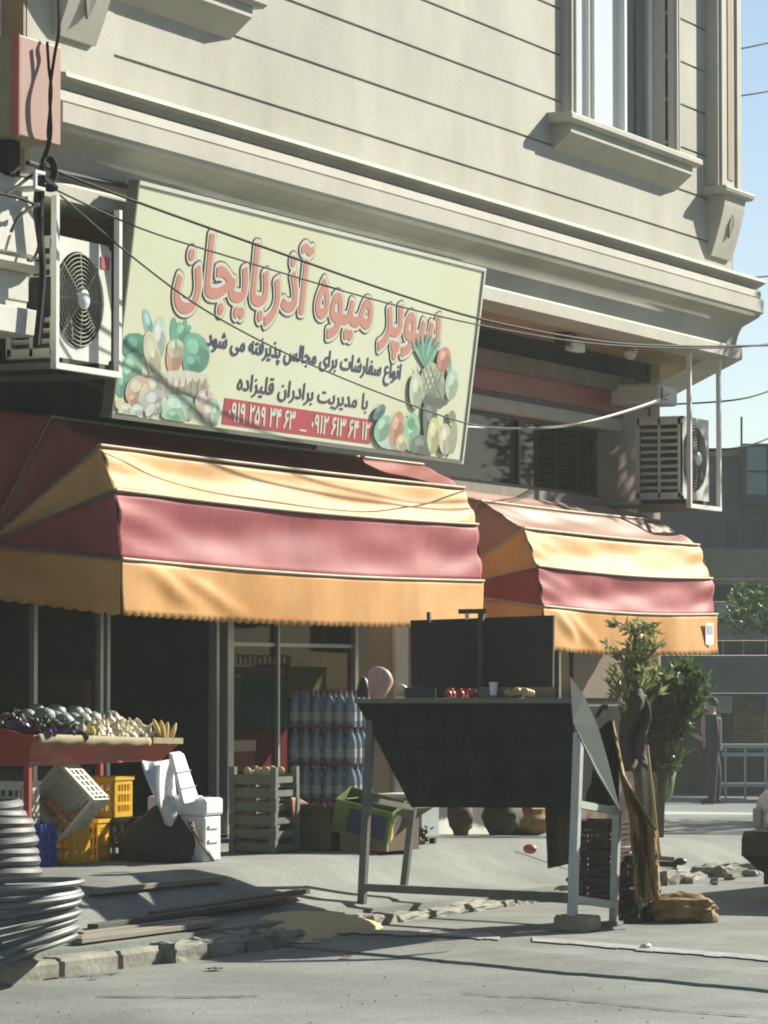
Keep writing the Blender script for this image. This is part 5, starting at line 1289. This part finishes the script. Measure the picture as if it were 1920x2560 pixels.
for k in range(11):
    rr = .56 + rnd(-.03, .03); tl = .06 + .045 * k + rnd(-.01, .01); zz = .50 - .042 * k
    Mx = Matrix.Rotation(tl * .55, 3, RT.cross(UPV)) @ Matrix.Rotation(rnd(-.03, .03), 3, 'X')
    pts = [Vector((cc.x, cc.y, zz)) + Mx @ Vector((rr * math.cos(t), rr * math.sin(t), 0)) for t in [2 * math.pi * i / 56 for i in range(57)]]
    MB().tube(pts, .0165, 6, cap=False).build('hose_turn', strand, cs2, smooth=True)
# planks and pipes lying on the ramp, green sheet, sand
plk = mat('pale_plank', (.22, .205, .165), .7, .2, 6., stretch=(.3, 3, 3)); dplk = mat('dark_plank', (.07, .07, .062), .8, .3, 6., stretch=(.3, 3, 3))
for k, (a, b, w, m_, lb) in enumerate((((165, 2030), (458, 1982), .07, plk, 'frontmost pale plank lying along the kerb'), ((165, 2012), (470, 1972), .075, plk, 'second pale plank from the kerb'), ((170, 1996), (440, 1962), .06, plk, 'third pale plank from the kerb'), ((200, 1978), (610, 1935), .07, dplk, 'long dark plank lying behind the pale planks'), ((330, 1992), (660, 1952), .07, dplk, 'dark plank end beside the green sheet'), ((200, 1963), (480, 1938), .05, plk, 'thin pale batten at the back of the plank pile'))):
    yy = (-1.81, -1.745, -1.68, -1.60, -1.54, -1.25)[k]
    p, q = PY(*a, yy), PY(*b, yy)
    p.z = pave_z(p.x, yy) + .03; q.z = pave_z(q.x, yy) + .03 + (.03 if m_ is dplk else 0)
    tag(MB().bar(p, q, w, .03).build('plank', m_, bevel=.003), lb, 'plank', 'planks lying on the ramp')
gs = tag(MB().prism([PZ(600, 1972, .12), PZ(610, 1940, .14), PZ(770, 1925, .13), PZ(775, 1950, .12)], (0, 0, .05)).build('green_sheet', mat('green_tarp', (.03, .075, .055), .6, .3, 5.), bevel=.008), 'dark green folded sheet on the ground left of the cart leg', 'tarpaulin')
c0 = PZ(640, 2003, .06)
N_ = 40
sand = MB().grid(lambda u, v: (c0.x + (u - .5) * 1.5 * (1 if True else 0), c0.y + (v - .5) * .95, .055 + .10 * max(0, 1 - ((u - .5) * 2) ** 2 - ((v - .5) * 2) ** 2) ** .8 + rnd(-.002, .002) - (.03 if ((u - .5) * 2) ** 2 + ((v - .5) * 2) ** 2 > 1 else 0)), 34, 26)
stuff(tag(sand.build('sand_heap', mat('yellow_sand', (.58, .47, .25), .95, .12, 20., .4, 120), smooth=True), 'low heap of yellow sand at the kerb gap left of the cart', 'sand'))
random.seed(77)
m = MB()
for i in range(70):
    p = PZ(rnd(0, 1659), rnd(2050, 2212), 0.0); s = rnd(.003, .007)
    e = MB().ell((p.x, p.y, s * .3), (s, s, s * .6), 5, 3); m.add(e.v, e.f)
stuff(tag(m.build('gravel', mat('street_grit', (.26, .25, .21), .9, .4, 30.)), 'loose grit scattered over the near street', 'grit'))

for px, py, s_, c_, lb in ((276, 2086, .045, (.5, .5, .48), 'small white paper scrap on the near street at left'), (464, 2094, .05, (.03, .03, .03), 'dark flattened scrap on the near street'), (748, 2068, .035, (.35, .08, .06), 'tiny red wrapper on the street below the sand heap'), (205, 2113, .03, (.3, .3, .28), 'small grey scrap nearest the bottom edge at left')):
    q = PZ(px, py, .004)
    tag(MB().grid(lambda u, v: (q.x + (u - .5) * s_ * 2.2, q.y + (v - .5) * s_ * 1.5, .006 + .008 * math.sin(u * 5 + v * 3) ** 2), 5, 5).build('litter_scrap', mat('scrap_%d' % px, c_, .8)), lb, 'litter', 'litter on the near street')
# ------------------------------------------------------------------ shrubs
leafA = mat('oleander_leaf', (.20, .26, .08), .4, .3, 4., var2=(.36, .40, .17)); leafB = mat('dark_leaf', (.045, .10, .03), .45, .4, 4., var2=(.13, .20, .06))
for lm in (leafA, leafB):
    nt = lm.node_tree; pb_ = nt.nodes['Principled BSDF']; tl_ = nt.nodes.new('ShaderNodeBsdfTranslucent'); mxs = nt.nodes.new('ShaderNodeMixShader'); mxs.inputs[0].default_value = .35
    nt.links.new(pb_.inputs['Base Color'].links[0].from_socket, tl_.inputs[0]); nt.links.new(pb_.outputs[0], mxs.inputs[1]); nt.links.new(tl_.outputs[0], mxs.inputs[2]); nt.links.new(mxs.outputs[0], nt.nodes['Material Output'].inputs[0])
barkm = mat('bark', (.12, .09, .065), .9, .25, 12., .3)
def leaf(m, p, d, L, W):
    d = d.normalized(); s = d.cross(Vector((rnd(-1, 1), rnd(-1, 1), rnd(-1, 1)))).normalized(); n = s.cross(d)
    m.add([p, p + d * L * .35 + s * W, p + d * L - n * L * .12, p + d * L * .35 - s * W, p + d * L * .45 + n * W * .3], [(0, 1, 4), (1, 2, 4), (2, 3, 4), (3, 0, 4)])
def shrub(name, label, base, stems, leafm, seed, L=.11, W=.017, per=12, group='shrubs on the pavement corner'):
    random.seed(seed)
    r = thing(name, label, 'shrub', base)
    tr_ = MB(); cr_ = MB()
    for (top, bend, r0, crown, nb) in stems:
        top = Vector(top); mid = base.lerp(top, .5) + Vector(bend)
        tr_.tube(spline([base, mid, top], 6), [r0 * (1 - .75 * i / 12) for i in range(13)], 6)
        for k in range(nb):
            t = rnd(.0, 1) ** .8
            c = top + Vector((rnd(-1, 1) * crown[0], rnd(-1, 1) * crown[0], -t * crown[1])) * 1.0
            root_ = base.lerp(top, max(.35, 1 - t * .75))
            tr_.tube([root_, root_.lerp(c, .6) + Vector((0, 0, .04)), c], [.008, .006, .003], 4)
            for j in range(per):
                d = (c - root_).normalized() * .5 + Vector((rnd(-1, 1), rnd(-1, 1), rnd(-.5, .9)))
                leaf(cr_, c - (c - root_) * rnd(0, .45), d, L * rnd(.7, 1.25), W * rnd(.8, 1.2))
    tr_.build('trunk', barkm, r, smooth=True); cr_.build('crown', leafm, r)
    return r
dS = 30.4
sb = PD(1392, 1840, dS)
shrub('oleander_shrub', 'light green oleander growing in front of the corner awning', sb, [((PD(1370, 1338, dS)), (-.05, 0, .1), .03, (.26, .62), 36), ((PD(1350, 1400, dS)), (-.06, 0, .0), .02, (.20, .45), 16)], leafA, 51)
sb2 = PD(1425, 1838, dS + 1.2)
shrub('dark_shrub', 'dark leafy shrub hanging low right of the oleander', sb2, [((PD(1445, 1436, dS + 1.2)), (.0, 0, .1), .035, (.28, .42), 40), ((PD(1428, 1480, dS + 1.2)), (.03, 0, .0), .03, (.22, .62), 32), ((PD(1490, 1440, dS + 1.2)), (-.05, .1, .0), .03, (.22, .22), 20)], leafB, 52, .13, .026, 13)
# dark jacket and rag hung on the shrub stems
jk = tag(MB().grid(lambda u, v: PD(1372 + (u - .5) * (22 + 40 * math.sin(min(1, v * 1.25) * 2.6)) + 9 * math.sin(v * 7), 1490 + 160 * v + 16 * math.sin(u * 7 + 1) * v, dS - .35 + .10 * math.sin(u * 9 + v * 4)), 16, 18).build('hung_jacket', mat('dark_plum_cloth', (.04, .028, .026), .85, .3, 6.), smooth=True), 'dark jacket hung on the oleander stems behind the cart', 'jacket')
sd = jk.modifiers.new('t', 'SOLIDIFY'); sd.thickness = .03
br = thing('broom', 'yellow-handled broom leaning beside the shrub', 'broom', PZ(1430, 1862, .2))
d0 = 28.2
MB().tube([PD(1398, 1610, d0 + .3), PD(1413, 1740, d0 + .1), PD(1425, 1848, d0)], .012, 8).build('handle', mat('yellow_handle', (.42, .30, .05), .45), br, smooth=True)
MB().bar(PD(1408, 1852, d0), PD(1456, 1856, d0), .06, .035).build('head', mat('broom_head', (.24, .22, .16), .8), br)
MB().bar(PD(1412, 1865, d0), PD(1462, 1868, d0), .07, .04).build('bristles', black_plastic, br)
MB().ell(PD(1470, 1861, d0), (.05, .05, .03), 10, 8).build('bristle_tuft', black_plastic, br, smooth=True)
gsk = [(1425, 1560, 1700, (.10, .19, .05), 'bright green sack standing far back across the side street'), ]
# ------------------------------------------------------------------ parked car at the right edge
def car():
    r = thing('parked_car', 'silver-white saloon car with dark bumper parked at the right edge', 'car', (5.4, -4.25, 0))
    paint = mat('silver_white_paint', (.72, .73, .73), .25, .03, metal=.15, coat=.6)
    dark = mat('bumper_plastic', (.022, .026, .024), .6, .15)
    rub = mat('tyre_rubber', (.02, .02, .02), .85)
    nose, yc, hw = 3.28, -4.26, .82
    def sec(x, w, z0, z1, top=.85, n=18):
        pts = []
        for i in range(n + 1):
            t = math.pi * i / n; c, s = math.cos(t), math.sin(t)
            y = yc + w * (abs(c) ** .35) * (1 if c > 0 else -1); z = z0 + (z1 - z0) * (s ** .38)
            pts.append((x, y, z))
        return pts
    secs = [(nose + .06, .72, .56, .82), (nose + .10, .78, .50, .885), (nose + .45, .81, .40, .95), (nose + .95, .82, .36, .985), (nose + 1.3, .83, .34, .995), (nose + 2.4, .84, .33, .97), (nose + 3.4, .83, .34, .97), (nose + 4.1, .81, .38, .95), (nose + 4.34, .77, .46, .88)]
    m = MB(); n = 19
    for s in secs: m.v += sec(*s)
    for i in range(len(secs) - 1):
        for k in range(n - 1): a = i * n + k; m.f.append((a, a + 1, a + n + 1, a + n))
    m.f.append(tuple(range(n))); m.f.append(tuple((len(secs) - 1) * n + k for k in range(n)))
    m.build('body', paint, r, smooth=True)
    g = MB(); rows = [(nose + 1.25, .72, .955), (nose + 1.95, .58, 1.36), (nose + 3.2, .58, 1.37), (nose + 3.85, .68, .96)]
    for x, w, z in rows: g.v += [(x, yc - w, z), (x, yc + w, z)]
    g.f = [(0, 1, 3, 2), (2, 3, 5, 4), (4, 5, 7, 6), (0, 2, 4, 6), (1, 7, 5, 3)]
    gh = g.build('greenhouse', mat('car_glass', (.03, .04, .04), .08, spec=.8), r)
    MB().box(nose + 1.97, nose + 3.18, yc - .585, yc + .585, 1.362, 1.40).build('roof', paint, r, bevel=.02)
    # bumper with rounded corners
    bm_ = MB(); prof = [(.0, .24), (-.07, .27), (-.10, .38), (-.09, .50), (-.04, .545), (.12, .545), (.12, .24)]
    path = []
    for i in range(9):
        t = -1 + 2 * i / 8; path.append((nose + .12 * abs(t) ** 3.0 + .02, yc - t * .86 * 1.0))
    k = len(prof)
    for (x, y) in [(nose + .75, yc + .865)] + path + [(nose + .75, yc - .865)]:
        for o, z in prof: bm_.v.append((x + o + (.10 if z < .3 else 0), yc + (y - yc) * (.86 if z < .25 else .90 if z < .3 else 1), z))
    for i in range(10):
        for j in range(k): a = i * k + j; b = i * k + (j + 1) % k; bm_.f.append((a, b, b + k, a + k))
    bm_.f.append(tuple(range(k))); bm_.f.append(tuple(10 * k + j for j in range(k)))
    bm_.build('bumper', dark, r, smooth=True)
    MB().box(nose + .02, nose + .16, yc - .74, yc + .74, .546, .566).build('trim_strip', mat('pale_trim', (.35, .35, .33), .4), r)
    for s in (-1, 1):
        h = MB().box(nose + .025, nose + .13, yc + s * .52 - .18, yc + s * .52 + .18, .567, .715).build('headlight', mat('lamp_glass', (.42, .42, .38), .1, .1, spec=.8, coat=.5), r, bevel=.02)
        MB().lathe([(.002, 0), (.05, .004), (.055, .012), (.002, .013)], (nose + .024, yc + s * .62, .645), 14, Matrix.Rotation(R(-90), 3, 'Y')).build('reflector', steel_bright, h)
        MB().box(nose + .03, nose + .15, yc + s * .74 - .03, yc + s * .74 + .035, .57, .71).build('indicator', mat('indicator_lens', (.40, .39, .36), .2), r, bevel=.012)
    for k2 in range(4): MB().box(nose + .035, nose + .08, yc - .35, yc + .35, .58 + k2 * .035, .595 + k2 * .035).build('grille_bar', dark, r)
    MB().box(nose + .05, nose + .9, yc - .70, yc + .70, .18, .40).build('underbody', dark, r)
    for x in (nose + .78, nose + 3.35):
        for s in (-1, 1):
            w = MB().lathe([(.17, -.085), (.27, -.085), (.295, -.05), (.295, .05), (.27, .085), (.17, .085)], (x, yc + s * .71, .295), 24, Matrix.Rotation(R(90), 3, 'X')).build('wheel', rub, r, smooth=True)
            MB().lathe([(.01, -.06), (.17, -.065), (.172, .065), (.01, .06)], (x, yc + s * .71, .295), 16, Matrix.Rotation(R(90), 3, 'X')).build('rim', steel_bright, w, smooth=True)
    MB().box(nose - .105, nose - .085, yc - .26, yc + .26, .36, .47).build('number_plate', upvc, r)
    return r
car()

# ------------------------------------------------------------------ person across the side street
def person(px, py_foot, dep, label):
    foot = PD(px, py_foot, dep); base = foot
    H = 1.72
    r_ = RT; f_ = -FW
    def P(l, fwd, z): return base + r_ * l + Vector((0, 0, z)) + f_ * fwd
    # facing image-left: "ahead" is -RT
    def Q(a, s, z): return base - r_ * a + f_ * s + Vector((0, 0, z))    # a ahead, s towards the viewer
    mb = MB()
    def limb(pts, rs, n=10): mb.tube(spline(pts, 4), [rs[min(int(i / 4), len(rs) - 2)] * (1 - (i % 4) / 4) + rs[min(int(i / 4) + 1, len(rs) - 1)] * ((i % 4) / 4) for i in range(4 * (len(pts) - 1) + 1)], n)
    for s, st in ((.10, .03), (-.10, -.06)):
        limb([Q(st, s, .07), Q(st - .02, s, .45), Q(.0, s, .90)], [.062, .075, .105])
        limb([Q(st - .07, s, .045), Q(st + .06, s, .05), Q(st + .17, s, .035)], [.045, .05, .032])
    limb([Q(0, 0, .86), Q(0, 0, 1.02), Q(.02, 0, 1.22), Q(.01, 0, 1.40), Q(.0, 0, 1.47)], [.165, .15, .175, .165, .07], 14)
    limb([Q(.0, 0, 1.42), Q(.015, 0, 1.53)], [.065, .055])
    for s in (.21, -.21):
        limb([Q(0, s * .75, 1.41), Q(-.03, s, 1.15), Q(.02, s, 1.06)], [.075, .052, .045])
        limb([Q(.0, s, 1.08), Q(.14, s * .75, 1.05), Q(.25, s * .45, 1.10)], [.045, .038, .03])
        limb([Q(.24, s * .45, 1.10), Q(.29, s * .35, 1.12), Q(.33, s * .25, 1.13)], [.035, .03, .018])
    mb.ell(Q(.03, 0, 1.615), (.088, .088, .115), 14, 12); mb.ell(Q(.115, 0, 1.60), (.022, .018, .025), 8, 6)
    o = mb.build('person', mat('skin_tone', (.36, .23, .16), .6, .08), smooth=True)
    rm = o.modifiers.new('remesh', 'REMESH'); rm.mode = 'VOXEL'; rm.voxel_size = .016; rm.use_smooth_shade = True
    sm = o.modifiers.new('smooth', 'SMOOTH'); sm.iterations = 3
    bpy.context.view_layer.update()
    me = bpy.data.meshes.new_from_object(o.evaluated_get(bpy.context.evaluated_depsgraph_get()))
    o.modifiers.clear(); o.data = me
    me.materials.clear()
    for mm in (MATS['skin_tone'], mat('navy_shirt', (.008, .012, .03), .8), mat('dark_trousers', (.012, .016, .02), .8), mat('dark_shoes', (.015, .015, .016), .6)): me.materials.append(mm)
    for p in me.polygons:
        c = Vector(p.center) - base; ah = -c.dot(r_); z = c.z
        p.material_index = 3 if z < .085 else 2 if z < .93 else 1 if (z < 1.455 and ah < .13) else 0
        p.use_smooth = True
    tag(o, label, 'person')
    h = MB().ell(Q(.005, 0, 1.645), (.10, .10, .10), 14, 10, None, lambda n: 1 if n.z > -.35 else .9); 
    h.build('hair', mat('dark_hair', (.02, .018, .016), .8, .2), o, smooth=True, world=False)
    MB().ell(Q(.085, .0, 1.575), (.05, .06, .035), 10, 8).build('face_cover', mat('white_mask', (.6, .62, .62), .7), o, smooth=True, world=False)
    return o
person(1540, 1737, 60.0, 'person in navy shirt and dark trousers standing across the side street, facing left')

# ------------------------------------------------------------------ far side of the side street
D2 = 68.0
fb_ = thing('far_building', 'grey concrete building with balcony and shopfronts across the side street', 'building', PD(1640, 1735, D2))
conc_far = mat('far_concrete', (.10, .115, .115), .85, .2, 1.5, .1); par = mat('balcony_concrete', (.18, .17, .125), .85, .25, 1.2)
fx = FW; 
def fbox(x0, y0, x1, y1, dep, th, name, m, parent=fb_):
    a, b, c, d = PD(x0, y0, dep), PD(x1, y0, dep), PD(x1, y1, dep), PD(x0, y1, dep)
    return MB().prism([a, b, c, d], FW * th).build(name, m, parent)
fbox(1380, 985, 2300, 1185, D2 + 1.2, 4, 'upper_wall', conc_far)
fbox(1380, 968, 2320, 985, D2 + .9, 5, 'roof_slab', par)
fbox(1380, 1186, 2320, 1250, D2 - .6, .25, 'balcony_parapet', par)
fbox(1380, 1251, 2320, 1262, D2 - .55, 1.7, 'balcony_slab', par)
fbox(1380, 1300, 2320, 1340, D2 - .1, .3, 'sign_fascia', mat('pale_far_sign', (.26, .30, .30), .6, .25, 3.))
fbox(1380, 1341, 2320, 1383, D2 + .0, .3, 'fascia', mat('grey_far_band', (.16, .175, .16), .8, .35, 5.))
fbox(1380, 1384, 2320, 1415, D2 + .1, .2, 'clerestory', mat('far_dark', (.02, .025, .025), .6))
for x in (1560, 1604, 1652, 1700): fbox(x, 1384, x + 4, 1415, D2 + .05, .04, 'clerestory_bar', mat('far_bar', (.2, .23, .22), .6))
fbox(1380, 1416, 2320, 1497, D2 - .3, .3, 'shutter_box', mat('shutter_olive', (.10, .115, .095), .7, .12, 3.))
fbox(1380, 1263, 2320, 1299, D2 + .5, .2, 'recess', mat('far_dark', (.02, .025, .025), .6))
fbox(1380, 1498, 2320, 1742, D2 + 3.4, .2, 'shop_back', mat('far_shop_back', (.03, .038, .022), .9, .5, 2.5))
for x in (1385, 1660, 1900): fbox(x, 1498, x + 14, 1742, D2 - .1, .3, 'pier', conc_far)
# upper window with blue-grey panes, lower arched windows
fw = fbox(1606, 958, 1900, 1090, D2 + .3, .9, 'window_bay', mat('bay_frame', (.035, .045, .05), .6))
pan = mat('far_pane', (.16, .24, .26), .2, .15, 2., spec=.7)
for x0, x1, y0, y1 in ((1613, 1656, 966, 1016), (1613, 1656, 1021, 1068), (1661, 1720, 966, 1016), (1661, 1720, 1021, 1068)):
    fbox(x0, y0, x1, y1, D2 + .27, .03, 'pane', pan, fw)
for x in (1560, 1618, 1680):
    w = fbox(x, 1118, x + 40, 1184, D2 + 1.17, .03, 'window', mat('far_win_frame', (.10, .15, .17), .6)); fbox(x + 6, 1124, x + 34, 1184, D2 + 1.15, .02, 'pane', mat('far_pane_dk', (.04, .065, .08), .2), w)
fbox(1600, 900, 1604, 962, D2 + .5, .05, 'chimney_pipe', mat('far_pipe', (.10, .07, .07), .7))
# things standing before the far shops
def fitem(name, label, cat, x0, y0, x1, y1, dep, th, m, bev=.02):
    o = fbox(x0, y0, x1, y1, dep, th, name, m, None)
    b = o.modifiers.new('b', 'BEVEL'); b.width = bev; b.segments = 2
    return tag(o, label, cat)
def sackf(name, label, px, py, rw, rh, dep, col):
    c = PD(px, py, dep); return tag(MB().ell(c, (rw, rw * .8, rh), 14, 12, None, lambda n: 1 + .06 * math.sin(7 * n.z + 4 * n.x) + rnd(-.02, .02)).build(name, mat(name + '_%d' % px, col, .7, .25, 3.), smooth=True), label, 'sack')
sackf('green_sack', 'tall bright green sack behind the broom across the street', 1432, 1650, .26, .62, 58, (.10, .19, .045))
fitem('wall_heater', 'pale box on the far shop wall behind the person’s head', 'wall box', 1538, 1503, 1582, 1540, D2 + .8, .3, mat('far_white', (.34, .38, .36), .5))
for k, (x0, y0, x1, y1, c) in enumerate(((1590, 1515, 1654, 1572, (.11, .10, .025)), (1590, 1578, 1654, 1622, (.09, .075, .03)), (1640, 1502, 1656, 1540, (.02, .04, .12)))):
    fitem('hanging_goods', ['yellowish row of goods hanging in the far shop', 'brownish lower row of goods in the far shop', 'blue package at the right edge of the far shop'][k], 'goods', x0, y0, x1, y1, D2 + 1.5, .3, mat('far_goods_%d' % k, c, .7, .6, 4.))
tb_ = thing('display_table', 'pale steel display table before the far shop', 'table', PD(1630, 1735, 62))
far_steel = mat('far_steel', (.28, .33, .34), .4, .1, metal=.3)
fbox(1560, 1608, 1720, 1616, 62, .7, 'table_top', far_steel, tb_); fbox(1560, 1626, 1720, 1634, 62, .05, 'rail', far_steel, tb_); fbox(1548, 1692, 1720, 1700, 62, .6, 'shelf', far_steel, tb_)
for x in (1566, 1608, 1652, 1706): fbox(x, 1617, x + 4, 1735, 62, .05, 'leg', far_steel, tb_)
# kerb line of the far pavement
fk = struct(MB().prism([PD(1300, 1738, 61), PD(2200, 1738, 61), PD(2200, 1744, 60.6), PD(1300, 1744, 60.6)], (0, 0, -.08)).build('far_kerb', kerb_m))
# pale slab whose colour stands in for a sunlit strip of road
ps = MB()
a = [PD(1395, 1752, 52.5), PD(1760, 1757, 52.5), PD(1760, 1778, 50.0), PD(1395, 1774, 50.0)]
ps.prism(a, (0, 0, -.12)); struct(ps.build('sunlit_road_strip', mat('painted_sunlight', (.46, .46, .40), .85, .1)))
# trees: one reaching in from the right over the far shops, others unseen, added to shade the pier and the road
def tree(name, label, base, H, crown, seed, nclump, leafm=leafB, L=.13, W=.045):
    random.seed(seed); r = thing(name, label, 'tree', base, group='street trees')
    t = MB(); c = MB(); top = base + Vector((0, 0, H)); cc = base + Vector((0, 0, H - crown[2] * .6))
    t.tube(spline([base, base + Vector((.08, .05, H * .35)), cc], 5), [.13 - .008 * i for i in range(11)], 8)
    for k in range(nclump):
        d = Vector((rnd(-1, 1), rnd(-1, 1), rnd(-1, 1)))
        if d.length > 1: d.normalize()
        p = cc + Vector((d.x * crown[0], d.y * crown[1], d.z * crown[2])); s = Vector((base.x, base.y, cc.z - crown[2] * rnd(.5, 1.5)))
        if k % 3 == 0: t.tube([s, s.lerp(p, .5) + Vector((0, 0, .15)), p], [.04, .025, .01], 5)
        for j in range(26):
            q = p + Vector((rnd(-1, 1), rnd(-1, 1), rnd(-.8, .8))) * .32
            leaf(c, q, Vector((rnd(-1, 1), rnd(-1, 1), rnd(-.9, .5))), L * rnd(.7, 1.3), W)
    t.build('trunk', barkm, r, smooth=True); c.build('crown', leafm, r)
b = PD(1760, 1745, 50); b.z = street_z(b.x)
tree('street_tree', 'leafy tree reaching in at the right edge below the far balcony', b, 3.1, (.95, .95, .36), 61, 40, leafB)
b = Vector((17.6, -1.2, street_z(17.6)))
tree('street_tree', 'unseen leafy street tree added beyond the corner to shade the wall pier', b, 8.0, (1.05, 1.05, 1.0), 62, 90)
b = Vector((21.6, -2.0, street_z(21.6)))
tree('street_tree', 'unseen spreading street tree added farther along to shade the side road', b, 5.6, (2.0, 2.0, 1.3), 63, 110)
# leafy twigs hanging below the short awning's corner come from the dark shrub

# ------------------------------------------------------------------ haze volume added to lift the darks like a windscreen veil
hz = MB().box(-60, 130, -70, 60, -2.2, 13.0).build('haze', stone)
hz.data.materials.clear()
hm = bpy.data.materials.new('veil_air'); hm.use_nodes = True
hn = hm.node_tree; hn.nodes.remove(hn.nodes['Principled BSDF'])
pv = hn.nodes.new('ShaderNodeVolumePrincipled'); pv.inputs['Color'].default_value = (.86, .93, .88, 1); pv.inputs['Density'].default_value = .0010; pv.inputs['Anisotropy'].default_value = .15
hn.links.new(pv.outputs[0], hn.nodes['Material Output'].inputs['Volume'])
hz.data.materials.append(hm); stuff(tag(hz, 'thin added haze standing in for a windscreen veil over the street and shop', 'haze'))
